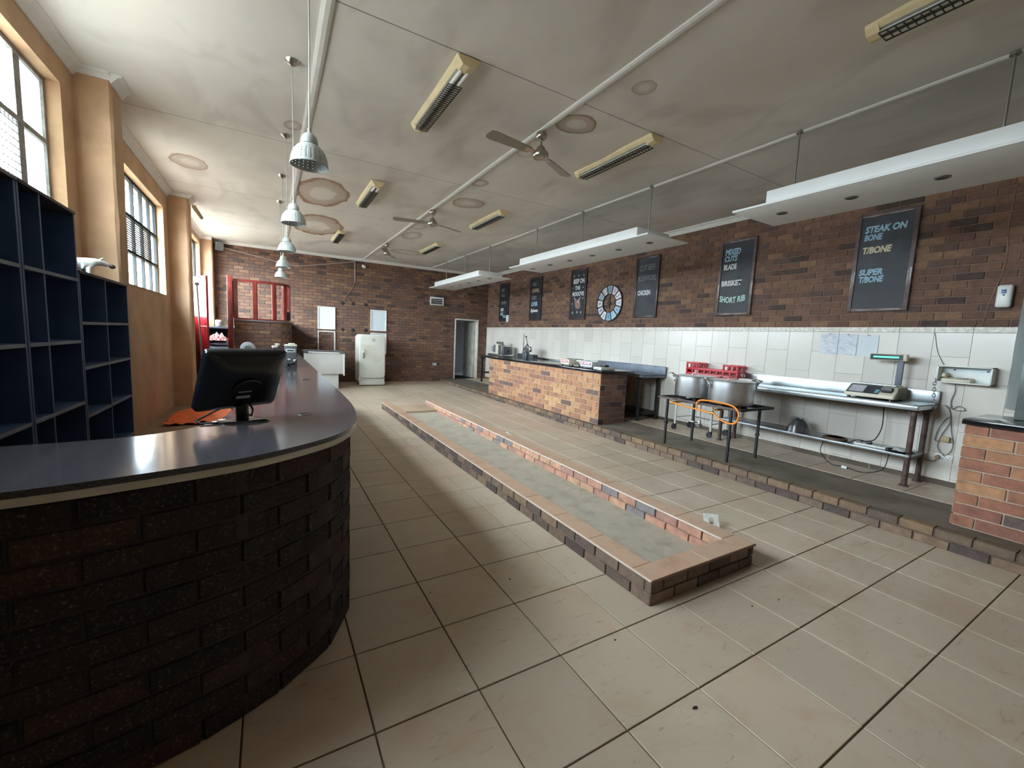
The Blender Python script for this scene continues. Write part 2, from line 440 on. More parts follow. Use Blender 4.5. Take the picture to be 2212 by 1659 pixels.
for k, (s_, x0, y0) in enumerate(sc_):
    y1 = min(y0 + TY - GAP, YB); z0, z1 = fz(y0), fz(y1)
    tilt = math.atan2(z1 - z0, y1 - y0)
    Mt = Matrix.Translation((x0 + GAP / 2, y0 + GAP / 2, z0 + random.uniform(-.0008, .0008))) @ Matrix.Rotation(tilt, 4, 'X') @ Mfl @ Matrix.Diagonal((TX - GAP, .008, y1 - y0, 1))
    if k < 300 and s_ > 0:
        o = bpy.data.objects.new('floor_tile', tme); COL.objects.link(o); o.parent = floor; o.matrix_local = Mt
    else: rest.add(*TILE_VF[0], Mt)
o = rest.build('floor_tiles', FLOORTILE, floor); o['kind'] = 'stuff'

# ---------------------------------------------------------------- raised platform along the right wall
ZP = .165; XP = 4.9
pf = thing('raised_platform', 'low raised concrete platform with brick kerb along the tiled right wall', 'platform', (XP, 0, 0), kind='structure')
MB().box(.1, XW - XP, YF, YB, -.01, ZP - .004).build('screed', CONCRETE, pf)
MB().box(.012, .1, YF, YB, -.01, ZP - .012).build('mortar_bed', MORTARD, pf)
Mk = Matrix(((0, 1, 0, 0), (-1, 0, 0, 0), (0, 0, 1, 0), (0, 0, 0, 1)))        # faces -x: local x -> -y
lay(pf, [(a, b, z0, z1, p) for a, b, z0, z1, p in bond(-YB, 1.2, 0, .077, off=.3)], Mk, .1, DARKBRICK, 'footing_brick')
lay(pf, [(a, b, z0, z1, p) for a, b, z0, z1, p in bond(-YB, 1.2, .086, .164, off=.75)], Mk, .1, KERBBRICK, 'kerb_brick')
ptile = [(.95 + .004, XW - XP - .012, -1.2 + k * TY + .0035, -1.2 + (k + 1) * TY - .0035) for k in range(31)]
Mpt = Matrix.Translation((0, 0, ZP + .002)) @ Mfl
lay(pf, [(a, b, c, min(d, YB)) for a, b, c, d in ptile], Mpt, .008, FLOORTILE, 'platform_tile', vfs=TILE_VF)

# ---------------------------------------------------------------- right wall: face brick above, cream tiles below
wr = tag(MB().box(XW + .008, XW + .25, YF, YB + .25, 0, ZC + .05).build('wall_right', MORTAR), 'long right wall of brown face brick above a cream tiled dado', 'wall', kind='structure')
Mr = Matrix.Translation((XW, 0, 0)) @ Mk
lay(wr, bond(-YB, .9, 1.958, 3.74, off=.1), Mr, .02, WALLBRICK, 'brick')
tl = []
k = 0
yy = 1.437 + .3088 * 4 - .3088 * 9
MB().box(XW + .0035, XW + .008, -1.4, YB, ZP, 1.957).build('tile_bed', TILEGROUT, wr)
for k in range(-9, 39):
    ya = 1.437 + .3088 * k; yb = min(ya + .3088, YB)
    if ya > YB - .02: continue
    cuts = [1.895, 1.625, 1.08, .533, ZP] if k % 2 == 0 else [1.895, 1.348, .8, .253, ZP]
    for a, b in zip(cuts, cuts[1:]):
        tl.append((-yb + .0015, -ya - .0015, b + .0015, a - .0015))
lay(wr, tl, Mr, .0035, WALLTILE, 'wall_tile', vfs=TILE_VF)
lay(wr, [(-min(1.437 + .3088 * (k + 1), YB) + .001, -(1.437 + .3088 * k) - .001, 1.897, 1.957, .004) for k in range(-9, 39) if 1.437 + .3088 * k < YB - .02], Mr, .0035, BORDER, 'border_tile', vfs=TILE_VF)
bs = tag(MB().box(XW - .006, XW, -1.4, YB, ZP, .229).build('baseboard_right', TILEGROUT), 'peach tile skirting along the foot of the cream tiled wall', 'skirting', kind='structure')
lay(bs, [(-YB + .46 * k + .002, min(-YB + .46 * (k + 1), 1.2) - .002, ZP + .002, .231) for k in range(31)], Matrix.Translation((XW - .006, 0, 0)) @ Mk, .008, SKIRT, 'skirting_tile', vfs=TILE_VF)

# ---------------------------------------------------------------- back wall with door opening
DX0, DX1, DZ1 = 5.44, 6.23, 2.15
wb = MB()
wb.box(XL - .25, DX0 - .03, YB + .008, YB + .25, 0, ZC + .05).box(DX1 + .03, XW + .25, YB + .008, YB + .25, 0, ZC + .05).box(DX0 - .03, DX1 + .03, YB + .008, YB + .25, DZ1 + .03, ZC + .05)
wb = tag(wb.build('wall_back', MORTARD), 'far back wall of dark brown face brick', 'wall', kind='structure')
Mb = Matrix.Translation((0, YB, 0))
lay(wb, bond(XL, XW, .02, 3.74, off=.2, holes=[(DX0 - .04, DX1 + .04, 0, DZ1 + .03)]), Mb, .02, WALLBRICK, 'brick')

# dark store room behind the back door
sr = MB()
sr.box(4.6, 7.4, YB + 2.4, YB + 2.5, 0, 3).box(4.5, 4.6, YB + .25, YB + 2.5, 0, 3).box(7.3, 7.4, YB + .25, YB + 2.5, 0, 3).box(4.5, 7.4, YB + .25, YB + 2.5, 2.9, 3).box(4.5, 7.4, YB, YB + 2.5, .05, ZP)
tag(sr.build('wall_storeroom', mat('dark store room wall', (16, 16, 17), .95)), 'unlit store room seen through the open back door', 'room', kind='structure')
DOORW = mat('cream gloss door', (216, 214, 204), .4, var=.08, dirt=(176, 168, 150), dscale=4)
d1 = thing('door_1', 'cream panelled door standing open in its frame in the back wall', 'door', (DX0, YB, ZP), kind='structure')
fw = DX1 - DX0
MB().box(-.045, 0, -.015, .25, 0, DZ1 - ZP + .045).box(fw, fw + .045, -.015, .25, 0, DZ1 - ZP + .045).box(0, fw, -.015, .25, DZ1 - ZP, DZ1 - ZP + .045).build('door_frame', DOORW, d1, bevel=.006)
lf = MB().box(-.74, 0, -.02, .02, .01, 1.97).build('door_leaf', DOORW, d1, bevel=.003)
lf.location = (fw - .03, .2, 0); lf.rotation_euler = (0, 0, -math.radians(88))
for i, (a, b) in enumerate(((.12, .62), (.72, 1.22), (1.32, 1.85))):
    for x0, x1 in ((-.66, -.4), (-.34, -.08)):
        pn = MB().box(x0, x1, .018, .026, a, b).build('door_panel', DOORW, lf, bevel=.006)

# ---------------------------------------------------------------- left wall, plastered, with window openings and columns
T = .25
wl = MB(); y = YF
for y0, y1, z0, z1 in WIN:
    wl.box(XL - T, XL, y, y0, 0, ZC + .05); wl.box(XL - T, XL, y0, y1, 0, z0); wl.box(XL - T, XL, y0, y1, z1, ZC + .05); y = y1
wl.box(XL - T, XL, y, YB + .25, 0, ZC + .05)
wl = tag(wl.build('wall_left', PLASTER), 'peach plastered left wall with tall steel windows', 'wall', kind='structure')
for i, (y0, y1, xo, lab) in enumerate([(1.4, 1.68, -1.17, 'peach plastered column between the windows nearest the camera'), (5.2, 5.49, -1.17, 'peach plastered column beside the tall navy shelves'),
                                       (9.02, 9.4, -1.15, 'peach plastered column carrying the security camera'), (12.86, YB - .001, -1.19, 'peach plastered column in the far left corner')]):
    b = MB(); n = 24; vs = []
    for k in range(n + 1):
        z = ZC * k / n; j = lambda: random.uniform(-.006, .006)
        vs += [(XL - .02, y0 + j() * .6, z), (xo - .02 + j(), y0 + j() * .6, z), (xo + j() * .6, y0 + .02 + j(), z), (xo + j() * .6, y1 - .02 + j(), z), (xo - .02 + j(), y1, z), (XL - .02, y1, z)]
    f = [(k * 6 + q, k * 6 + q + 1, (k + 1) * 6 + q + 1, (k + 1) * 6 + q) for k in range(n) for q in range(5)]
    b.add(vs, f); o = b.build('wall_column', PLASTER, smooth=35); tag(o, lab, 'column', kind='structure')
wf = tag(MB().box(XL - T, XW + .25, YF - .25, YF, 0, ZC + .05).build('wall_front', mat('pale bounce wall', (206, 198, 184), .9)), 'plain wall behind the camera', 'wall', kind='structure')  # unseen wall, its colour lightened to bounce light into the shop

# steel windows
FRAME1 = mat('grey steel window frame', (150, 152, 150), .6, .1, var=.15, dirt=(110, 104, 96), dscale=8); FRAME2 = mat('backlit window bars', (48, 50, 51), .7, 0, var=.15, spec=.1)  # bars of the farther windows darkened in colour to look backlit
GLASS = glass_mat('window glass'); FROST = frosted_mat('frosted pane', (.5, .52, .5)); MESHW = mat('burglar mesh wire', (90, 92, 96), .6, .5)
XF = XL - .11
def window(i, wi, ycuts, zcuts, label, special):
    y0, y1, z0, z1 = wi
    FRAME = FRAME1 if i == 1 else FRAME2
    t = thing('window_%d' % i, label, 'window', (XF, y0, z0), kind='structure'); Wd, Ht = y1 - y0, z1 - z0
    MB().box(-.02, .02, 0, .035, 0, Ht).box(-.02, .02, Wd - .035, Wd, 0, Ht).box(-.02, .02, .035, Wd - .035, 0, .035).box(-.02, .02, .035, Wd - .035, Ht - .035, Ht).build('window_frame', FRAME, t)
    for yc, wd_ in ycuts: MB().box(-.018, .018, yc - wd_ / 2, yc + wd_ / 2, .03, Ht - .03).build('mullion', FRAME, t)
    for zc_, wd_ in zcuts: MB().box(-.022, .022, .03, Wd - .03, zc_ - wd_ / 2, zc_ + wd_ / 2).build('transom', FRAME, t)
    ye = [.035] + [a for a, _ in ycuts] + [Wd - .035]; ze = [.035] + [a for a, _ in zcuts] + [Ht - .035]
    for a, b in zip(ye, ye[1:]):
        for c, d in zip(ze, ze[1:]):
            kind = special(len(ye), ye.index(a), ze.index(c))
            MB().box(-.003, .003, a, b, c, d).build('pane', {'g': GLASS, 'f': FROST, 'm': GLASS, 'b': GLASS}[kind], t)
            if kind == 'm':
                g = MB(); k = int((b - a) / .05)
                for q in range(1, k): g.box(.012, .016, a + (b - a) * q / k - .002, a + (b - a) * q / k + .002, c, d)
                k = int((d - c) / .05)
                for q in range(1, k): g.box(.014, .018, a, b, c + (d - c) * q / k - .002, c + (d - c) * q / k + .002)
                g.build('wire_mesh', MESHW, t)
            if kind == 'b':
                g = MB(); k = 16
                for q in range(k): g.box(.004, .022, a + .01, b - .01, c + (d - c) * (q + .2) / k, c + (d - c) * (q + .5) / k)
                g.build('louvre_slats', mat('backlit louvre', (44, 44, 43), .7, spec=.1), t)  # slats coloured near black to stand backlit against the glare
    s = MB().box(-.02, .11 + .0, 0, Wd, -.006, .012).build('window_sill', PLASTER, t)
    return t
H1 = WIN[0][3] - WIN[0][2]
window(1, WIN[0], [(.7, .05), (1.4, .05), (2.1, .05), (2.77, .09)], [(H1 * .3, .03), (H1 * .66, .04)], 'large steel window with wire mesh above the tall navy shelves', lambda n, a, c: 'f' if a == 4 else ('m' if c < 2 else 'g'))
H2 = WIN[1][3] - WIN[1][2]
window(2, WIN[1], [(.5, .035), (.93, .035), (1.36, .035), (1.79, .035)], [(.45, .035), (.9, .035)], 'steel window of small panes above the peach wall panel', lambda n, a, c: 'b' if (c == 1 and a in (1, 2, 3)) else 'g')
H3 = WIN[2][3] - WIN[2][2]
window(3, WIN[2], [(.6, .05), (1.2, .05), (1.8, .05), (2.4, .05)], [(.9, .04)], 'dark framed window high in the wall beside the red door', lambda n, a, c: 'g')

# ---------------------------------------------------------------- ceiling of sagging boards
ce = tag(MB().box(XL - .25, XW + .25, YF - .2, YB + .25, ZC + .035, ZC + .09).build('ceiling', mat('dark roof void', (70, 66, 60), .9)), 'sagging white board ceiling with brown water stains', 'ceiling', kind='structure')
XB = [XL, .37, 2.44, 4.53, XW]; YJ = [YF, .62, 3.2, 5.775, 8.35, 10.92, YB]
for i, (xa, xb) in enumerate(zip(XB, XB[1:])):
    for yj, (ya, yb) in enumerate(zip(YJ, YJ[1:])):
        nx, ny = 14, 18; b = MB(); vs = []
        for p in range(nx + 1):
            for q in range(ny + 1):
                u, v = p / nx, q / ny; x = xa + .003 + (xb - xa - .006) * u; yv = ya + .003 + (yb - ya - .006) * v
                e = (math.sin(PI * u) * math.sin(PI * v)) ** .6
                sag = -.012 * e + .03 * e * noise.noise((x * .9 + 3, yv * .8, i)) + .012 * e * noise.noise((x * 2.4, yv * 2.2, 5 + yj))
                vs.append((x, yv, ZC + sag))
        f = [(p * (ny + 1) + q, p * (ny + 1) + q + 1, (p + 1) * (ny + 1) + q + 1, (p + 1) * (ny + 1) + q) for p in range(nx) for q in range(ny)]
        b.add(vs, f)
        n0 = len(vs)
        o = b.build('ceiling_board', CEIL, ce, smooth=60)
nt_ = 1
def trim(b, label, cat='moulding', **k):
    global nt_
    o = tag(b.build('trim_%d' % nt_, WHITE, **k), label, cat, kind='structure'); nt_ += 1; return o
for x, wd_, lab in ((.37, .075, 'white cover strip on the ceiling beside the pendant lamps'), (2.44, .06, 'white cover strip on the ceiling along the row of fans'), (4.53, .05, 'white cover strip on the ceiling above the hanging light boxes')):
    b = MB(); n = 40; vs = []
    for k in range(n + 1):
        yv = YF + (YB - YF) * k / n; xx = x + .012 * noise.noise((yv * .5, x, 0))
        z = ZC - .004 + .004 * noise.noise((yv * .7, x, 9))
        vs += [(xx - wd_ / 2, yv, ZC + .01), (xx - wd_ / 2, yv, z - .008), (xx - wd_ * .2, yv, z - .016), (xx + wd_ * .2, yv, z - .016), (xx + wd_ / 2, yv, z - .008), (xx + wd_ / 2, yv, ZC + .01)]
    b.add(vs, [(k * 6 + q, (k + 1) * 6 + q, (k + 1) * 6 + q + 1, k * 6 + q + 1) for k in range(n) for q in range(5)]); trim(b, lab, 'cover strip')
# cove cornices
def cove(p0, p1, inward, label, s=.085):
    p0 = Vector(p0); p1 = Vector(p1); n = Vector(inward); b = MB(); vs = []
    for p in (p0, p1):
        for a, z in ((0, ZC), (0, ZC - s), (.012, ZC - s), (.02, ZC - s + .012), (.055, ZC - .03), (s - .012, ZC - .02), (s, ZC - .012), (s, ZC)):
            vs.append((p.x + n.x * a, p.y + n.y * a, z))
    b.add(vs, [(i, (i + 1) % 8, 8 + (i + 1) % 8, 8 + i) for i in range(8)] + [tuple(range(7, -1, -1)), tuple(range(8, 16))])
    trim(b, label, 'cornice')
cove((XW, -1.5), (XW, YB), (-1, 0), 'white cornice along the top of the right brick wall')
cove((XL, YB), (XW, YB), (0, -1), 'white cornice along the top of the back brick wall', .075)
cove((XL, YF), (XL, 1.4), (1, 0), 'cornice of the window bay nearest the camera')
cove((XL, 1.68), (XL, 5.2), (1, 0), 'cornice above the meshed window')
cove((XL, 5.49), (XL, 9.02), (1, 0), 'cornice above the small paned window')
cove((XL, 9.4), (XL, 12.86), (1, 0), 'cornice above the window beside the red door')
cove((XL, 5.2), (-1.17, 5.2), (0, -1), 'short cornice on the near face of the column by the shelves', .06)
cove((-1.17, 5.17), (-1.17, 5.49), (1, 0), 'short cornice block on the front of the column by the shelves')
cove((XL, 9.02), (-1.15, 9.02), (0, -1), 'short cornice on the near face of the security camera column', .06)
cove((-1.15, 9.0), (-1.15, 9.4), (1, 0), 'short cornice on the front of the security camera column', .07)
cove((XL, 12.86), (-1.19, 12.86), (0, -1), 'short cornice on the near face of the corner column', .07)

# ---------------------------------------------------------------- cashier floor, steps and booth
ZL = .2
CF = mat('worn brown floor', (150, 126, 104), .7, var=.15, scale=3, dirt=(112, 92, 76))
tag(MB().box(XL, -.15, 2.2, 9.72, 0, ZL).build('cashier_platform', CF), 'raised floor behind the curved cash counter', 'platform', kind='structure')
st = thing('steps', 'two dark tiled steps up to the red framed booth', 'steps', (-1.1, 9.72, 0), kind='structure')
NOSE = mat('pale step nosing', (190, 176, 158), .5); DARKTILE = mat('dark brown step tile', (74, 60, 54), .6, var=.2)
MB().box(XL + 1.1, .55, 0, .36, 0, .37).build('riser', DARKTILE, st); MB().box(XL + 1.1, .55, -.008, .03, .352, .374).build('step_nosing', NOSE, st)
MB().box(XL + 1.1, .55, .36, YB - 9.72, 0, .54).build('riser', DARKTILE, st); MB().box(XL + 1.1, .55, .352, .39, .522, .544).build('step_nosing', NOSE, st)
ZBO = .54
# booth half wall with the curved corner
def path_xy(P, n=10): return [(p.x, p.y) for p in catmull([(a, b, 0) for a, b in P], n)]
def along(path, s):
    for (ax, ay), (bx, by) in zip(path, path[1:]):
        d = math.hypot(bx - ax, by - ay)
        if s <= d: return ax + (bx - ax) * s / d, ay + (by - ay) * s / d
        s -= d
    return path[-1]
def plen(path): return sum(math.hypot(b[0] - a[0], b[1] - a[1]) for a, b in zip(path, path[1:]))
def brick_path(parent, path, z0, courses, course, material, name, L=.222, curvy=None, maxn=300, depth=.07):
    """bricks following a plan path whose outer side is on the right hand"""
    tot = plen(path); items = []
    for c in range(courses):
        s = -(L + .0095) * (.5 if c % 2 else 0.) ; z = z0 + c * course
        while s < tot - .02:
            ln = L
            if curvy and curvy[0] < s < curvy[1]: ln = .107
            a, b = max(s, 0), min(s + ln, tot)
            if b - a > .02:
                p, q = along(path, a), along(path, b)
                items.append((p, q, z))
            s += ln + .0095
    sc = []
    for p, q, z in items:
        cpt = ((p[0] + q[0]) / 2, (p[1] + q[1]) / 2, z)
        nrm = Vector((q[1] - p[1], -(q[0] - p[0]), 0)); fac = nrm.dot(Vector((0, 0, CAM_H)) - Vector(cpt)) > 0
        sc.append((1 / depth_of(cpt) if in_view(cpt) and fac else 0, p, q, z))
    sc.sort(key=lambda t: -t[0]); ms = []
    for v, f in BRICK_VF:
        b = MB(); b.add(v, f); me = b.mesh(name); me.materials.append(material); ms.append(me)
    rest = MB(); nrest = 0
    for k, (s_, p, q, z) in enumerate(sc):
        d = Vector((q[0] - p[0], q[1] - p[1], 0)); ln = d.length; d.normalize(); inn = Vector((-d.y, d.x, 0))
        M = Matrix(((d.x, inn.x, 0, p[0]), (d.y, inn.y, 0, p[1]), (0, 0, 1, z), (0, 0, 0, 1))) @ Matrix.Translation((0, random.uniform(-.003, 0), 0)) @ Matrix.Diagonal((ln, depth, course - .0095, 1))
        if k < maxn:
            o = bpy.data.objects.new(name, random.choice(ms)); COL.objects.link(o); o.parent = parent; o.matrix_local = Matrix.Translation(parent.location).inverted() @ M
        else: rest.add(*random.choice(BRICK_VF), Matrix.Translation(parent.location).inverted() @ M); nrest += 1
    if nrest:
        o = rest.build(name + 's', material, parent); o['kind'] = 'stuff'
def offset_path(path, d):
    out = []
    for i, (x, y) in enumerate(path):
        a = path[max(i - 1, 0)]; b = path[min(i + 1, len(path) - 1)]; dx, dy = b[0] - a[0], b[1] - a[1]; l = math.hypot(dx, dy)
        out.append((x - dy / l * d, y + dx / l * d))       # to the left hand (inside)
    return out
def strip_solid(b, outer, inner, z0, z1):
    n = len(outer); v = [(x, y, z0) for x, y in outer] + [(x, y, z0) for x, y in inner] + [(x, y, z1) for x, y in outer] + [(x, y, z1) for x, y in inner]
    f = []
    for i in range(n - 1):
        f += [(i, i + 1, 2 * n + i + 1, 2 * n + i), (n + i + 1, n + i, 3 * n + i, 3 * n + i + 1), (2 * n + i, 2 * n + i + 1, 3 * n + i + 1, 3 * n + i), (i + 1, i, n + i, n + i + 1)]
    f += [(0, 2 * n, 3 * n, n), (n - 1, 2 * n - 1, 4 * n - 1, 3 * n - 1)]
    b.add(v, f); return b
BP = [(-.66, 11.0), (-.3, 11.0), (.0, 11.02), (.25, 11.1), (.42, 11.3), (.48, 11.6), (.48, 12.2), (.48, YB)]
bpath = path_xy(BP, 8)
bw = thing('booth_wall', 'curved brick half wall of the corner booth below the red window frame', 'wall', (0, 11, ZBO))
ZS = 1.72
b = strip_solid(MB(), [(x, y - 11) for x, y in offset_path(bpath, .01)], [(x, y - 11) for x, y in offset_path(bpath, .11)], -.3, ZS - ZBO); b.build('mortar_core', MORTARD, bw)
brick_path(bw, bpath, ZBO - .3 + .0, 17, .0866, WALLBRICK, 'brick')
b = strip_solid(MB(), [(x, y - 11) for x, y in offset_path(bpath, -.02)], [(x, y - 11) for x, y in offset_path(bpath, .13)], ZS - ZBO, ZS - ZBO + .035); b.build('sill', mat('grey sill', (112, 104, 104), .6), bw)
REDW = mat('red varnished wood', (128, 50, 42), .28, var=.25, scale=9, coat=.4)
bf = thing('booth_window_frame', 'red wooden window frame with four open bays on the curved booth wall', 'window frame', (0, 11, ZS + .035))
zt = 2.62 - ZS - .035
mid = offset_path(bpath, .055); cut = [p for p in mid if p[1] < 12.0]
b = strip_solid(MB(), [(x, y - 11) for x, y in offset_path(cut, -.035)], [(x, y - 11) for x, y in offset_path(cut, .035)], zt - .05, zt); b.build('top_rail', REDW, bf)
b = strip_solid(MB(), [(x, y - 11) for x, y in offset_path(cut, -.035)], [(x, y - 11) for x, y in offset_path(cut, .035)], 0, .03); b.build('bottom_rail', REDW, bf)
for s in (.03, .40, .77, 1.02, 1.28):
    x, y = along(mid, s); x2, y2 = along(mid, s + .05); a = math.atan2(y2 - y, x2 - x)
    o = MB().box(-.03, .03, -.04, .04, .03, zt - .05).box(-.045, -.03, -.02, .02, .03, zt - .05).box(.03, .045, -.02, .02, .03, zt - .05).build('mullion', REDW, bf); o.location = (x, y - 11, 0); o.rotation_euler = (0, 0, a)
# door frame post and the open red door
d2 = thing('door_2', 'glossy red wooden door standing open at the top of the steps', 'door', (-1.38, 10.98, ZBO), kind='structure')
MB().box(.61, .71, -.05, .06, -.3, 2.13).build('door_post', REDW, d2, bevel=.006)
lf = MB().box(0, .68, -.02, .02, .02, 2.03).build('door_leaf', mat('glossy red door', (128, 26, 30), .2, var=.2, scale=3, coat=.5), d2, bevel=.004)
lf.rotation_euler = (0, 0, -math.radians(62))
h = MB().cyl((.62, -.02, 1.02), (.62, -.07, 1.02), .012).cyl((.62, -.065, 1.02), (.5, -.065, 1.02), .009).box(.595, .645, -.026, -.02, .9, 1.1).build('door_handle', CHROME, lf, smooth=40)
# grey metal pole leaning against the column
pl = MB().tube([(-1.1, 9.76, ZL + .19), (-1.13, 9.83, 1.5), (-1.17, 9.92, 2.36)], .014, 10).box(-1.2, -1.13, 9.9, 9.95, 2.33, 2.38)
tag(pl.build('metal_pole', mat('grey painted tube', (128, 128, 130), .5, .4), smooth=40), 'grey metal pole leaning beside the red door', 'pole')
# booth interior
bd = thing('booth_shelf', 'dark shelf counter inside the booth carrying a jar', 'shelf', (-1.0, 12.3, ZBO))
MB().box(-.4, .4, -.2, .5, .98, 1.03).build('shelf_top', mat('dark laminate', (52, 54, 62), .35), bd, bevel=.01)
MB().box(-.4, -.36, -.15, .5, 0, .98).box(.36, .4, -.15, .5, 0, .98).box(-.36, .36, .3, .34, 0, .98).build('carcass', mat('dark blue board', (30, 34, 44), .6), bd)
j = thing('jar', 'small grey jar with a pale lid on the booth shelf', 'jar', (-1.05, 12.25, ZBO + 1.03))
MB().lathe([(.055, 0), (.065, .01), (.065, .1), (.055, .115)], 20).build('jar_body', mat('smoky glass jar', (110, 112, 108), .25), j, smooth=40)
MB().lathe([(.06, .115), (.06, .15), (.03, .155)], 20).build('lid', mat('cream lid', (220, 212, 190), .5), j, smooth=40)
tag(MB().box(-.86, -.62, 12.12, 12.3, ZBO + 1.03, ZBO + 1.035).box(-.84, -.66, 12.14, 12.28, ZBO + 1.035, ZBO + 1.05).build('papers', mat('white paper', (232, 232, 228), .7), bevel=.003), 'loose white papers on the dark booth shelf', 'papers')
stl = thing('stool_box', 'grey box under the pile of clothes inside the booth', 'box', (-.92, 11.55, ZBO))
MB().box(-.3, .3, -.22, .22, 0, .52).build('box_body', mat('grey carton', (120, 118, 116), .7), stl, bevel=.01)
MB().box(-.31, .31, -.23, .23, .46, .54).build('lid', mat('grey carton lid', (100, 98, 98), .7), stl, bevel=.008)
def cloth_heap(name, c, rx, ry, h, material, label, seed, group):
    b = MB(); n, r = 36, 10; vs = [(0, 0, h * .9)]
    for i in range(1, r + 1):
        for k in range(n):
            a = 2 * PI * k / n; t = i / r
            j = .12 * noise.noise((math.cos(a) * 2 + seed, math.sin(a) * 2, t * 3)) + .07 * noise.noise((a * 3, t * 6, seed))
            z = h * (1 - t ** 2.2) + h * .55 * noise.noise((math.cos(a) * t * 4, math.sin(a) * t * 4, seed)) * (1 - t * .7)
            vs.append(((1 + j) * rx * t * math.cos(a), (1 + j) * ry * t * math.sin(a), max(z, .0)))
    f = [(0, 1 + k, 1 + (k + 1) % n) for k in range(n)]
    for i in range(r - 1):
        f += [(1 + i * n + k, 1 + (i + 1) * n + k, 1 + (i + 1) * n + (k + 1) % n, 1 + i * n + (k + 1) % n) for k in range(n)]
    f.append(tuple(1 + (r - 1) * n + k for k in range(n))[::-1])
    b.add(vs, f); me = b.mesh(name, smooth=70); o = obj(name, me, material, loc=c)
    return tag(o, label, 'clothes', group)
def check_mat():
    s = Nodes('red check cloth'); s.set(.9, 0, .2); ch = s.n('ShaderNodeTexChecker'); ch.inputs['Scale'].default_value = 26
    ch.inputs[1].default_value = lin((176, 60, 60)); ch.inputs[2].default_value = lin((226, 206, 200)); s.l(s.pos(), ch.inputs[0]); s.l(ch.outputs[0], s.b.inputs['Base Color']); return s.m
cloth_heap('folded_clothes', (-.92, 11.5, ZBO + .54), .3, .22, .12, mat('blue grey cloth', (86, 100, 112), .9, var=.3, scale=20), 'blue grey clothes at the bottom of the pile in the booth', 1., 'clothes pile in the booth')
cloth_heap('folded_clothes', (-.94, 11.5, ZBO + .63), .24, .19, .12, mat('dark patterned cloth', (58, 56, 66), .9, var=.6, scale=40), 'dark patterned clothes in the middle of the pile in the booth', 4., 'clothes pile in the booth')
cloth_heap('folded_clothes', (-1.0, 11.5, ZBO + .72), .2, .17, .15, check_mat(), 'red checked shirt on top of the clothes pile in the booth', 9., 'clothes pile in the booth')
bc = thing('brown_bag', 'small dark brown bag on the sill of the booth window', 'bag', (*along(mid, 1.15), ZS + .067), .75); bc.scale = (.7, .7, .9)
MB().box(-.09, .09, -.05, .05, 0, .22).build('bag_body', mat('dark brown leather', (46, 32, 32), .6), bc, bevel=.03)
o = MB().tube([(-.05, 0, .2), (-.04, 0, .29), (.04, 0, .29), (.05, 0, .2)], .009, 8).build('handle', mat('pale strap', (170, 150, 140), .6), bc, smooth=50)

# ---------------------------------------------------------------- curved cash counter (brick base, stone top)
ZT = 1.105; SCL = 1.031
OUT = [(-1.405 / SCL, 1.60), (-1.0, 1.605), (-.64, 1.635), (-.437, 1.671), (-.181, 1.741), (-.022, 1.81), (.174, 1.953), (.285, 2.075), (.385, 2.275), (.43, 2.5), (.462, 2.795), (.476, 3.15), (.482, 4.0), (.484, 6.0), (.484, 9.0)]
INN = [(-1.405 / SCL, 2.23), (-1.15, 2.23), (-.863, 2.23), (-.683, 2.237), (-.497, 2.269), (-.42, 2.305), (-.348, 2.358), (-.3, 2.41), (-.264, 2.468), (-.225, 2.58), (-.202, 2.74), (-.18, 3.1), (-.165, 4.0), (-.16, 6.0), (-.16, 9.0)]
outp = path_xy([(x * SCL, y * SCL) for x, y in OUT], 8); innp = path_xy([(x * SCL, y * SCL) for x, y in INN], 8)
def granite(name, base, speck, rough=.1, sparkle=.5):
    s = Nodes(name); s.set(rough, 0, .5); c = lin(base)
    n = s.noise(160, 2, .6); n2 = s.noise(420, 1, .5)
    k = s.mix(s.ramp(n, [(.45, (0, 0, 0)), (.65, (1, 1, 1))]), tuple(x * .75 for x in c[:3]), tuple(min(1, x * 1.3) for x in c[:3]))
    k = s.mix(s.ramp(n2, [(.72, (0, 0, 0)), (.76, (sparkle,) * 3)]), k, lin(speck))
    s.l(k, s.b.inputs['Base Color']); MAT[name] = s.m; return s.m
QUARTZ = granite('grey speckled quartz', (66, 64, 68), (200, 196, 190), .13)
BLACKGRANITE = granite('black granite', (28, 26, 28), (90, 84, 84), .12, .3)
cb = thing('cash_counter', 'long curved brown brick cash counter in the left foreground', 'counter', (0, 3, 0))
base = offset_path(outp, .035)
b = strip_solid(MB(), [(x, y - 3) for x, y in offset_path(base, .012)], [(x, y - 3) for x, y in offset_path(innp, -.03)], 0, ZT - .05); b.build('mortar_core', mat('black mortar', (58, 52, 50), .95, var=.2, scale=20), cb)
brick_path(cb, base, .004, 11, .0955, CASHBRICK, 'brick', L=.285)
ct = thing('quartz_countertop', 'glossy dark grey speckled worktop of the curved cash counter', 'worktop', (0, 3, ZT))
b = strip_solid(MB(), [(x, y - 3) for x, y in outp], [(x, y - 3) for x, y in innp], -.022, 0); b.build('slab', QUARTZ, ct)
b = strip_solid(MB(), [(x, y - 3) for x, y in offset_path(outp, .004)], [(x, y - 3) for x, y in offset_path(outp, .06)], -.05, -.022); b.build('edge_trim', mat('pale edge strip', (196, 190, 176), .5), ct)
for x, y in ((.175, 2.68), (.305, 4.56)):
    MB().lathe([(.001, .0006), (.028, .0006), (.03, .0022), (.036, .0022), (.038, 0)], 24, Matrix.Translation((x, y - 3, 0))).build('cable_hole', BLACKPL, ct, smooth=40)

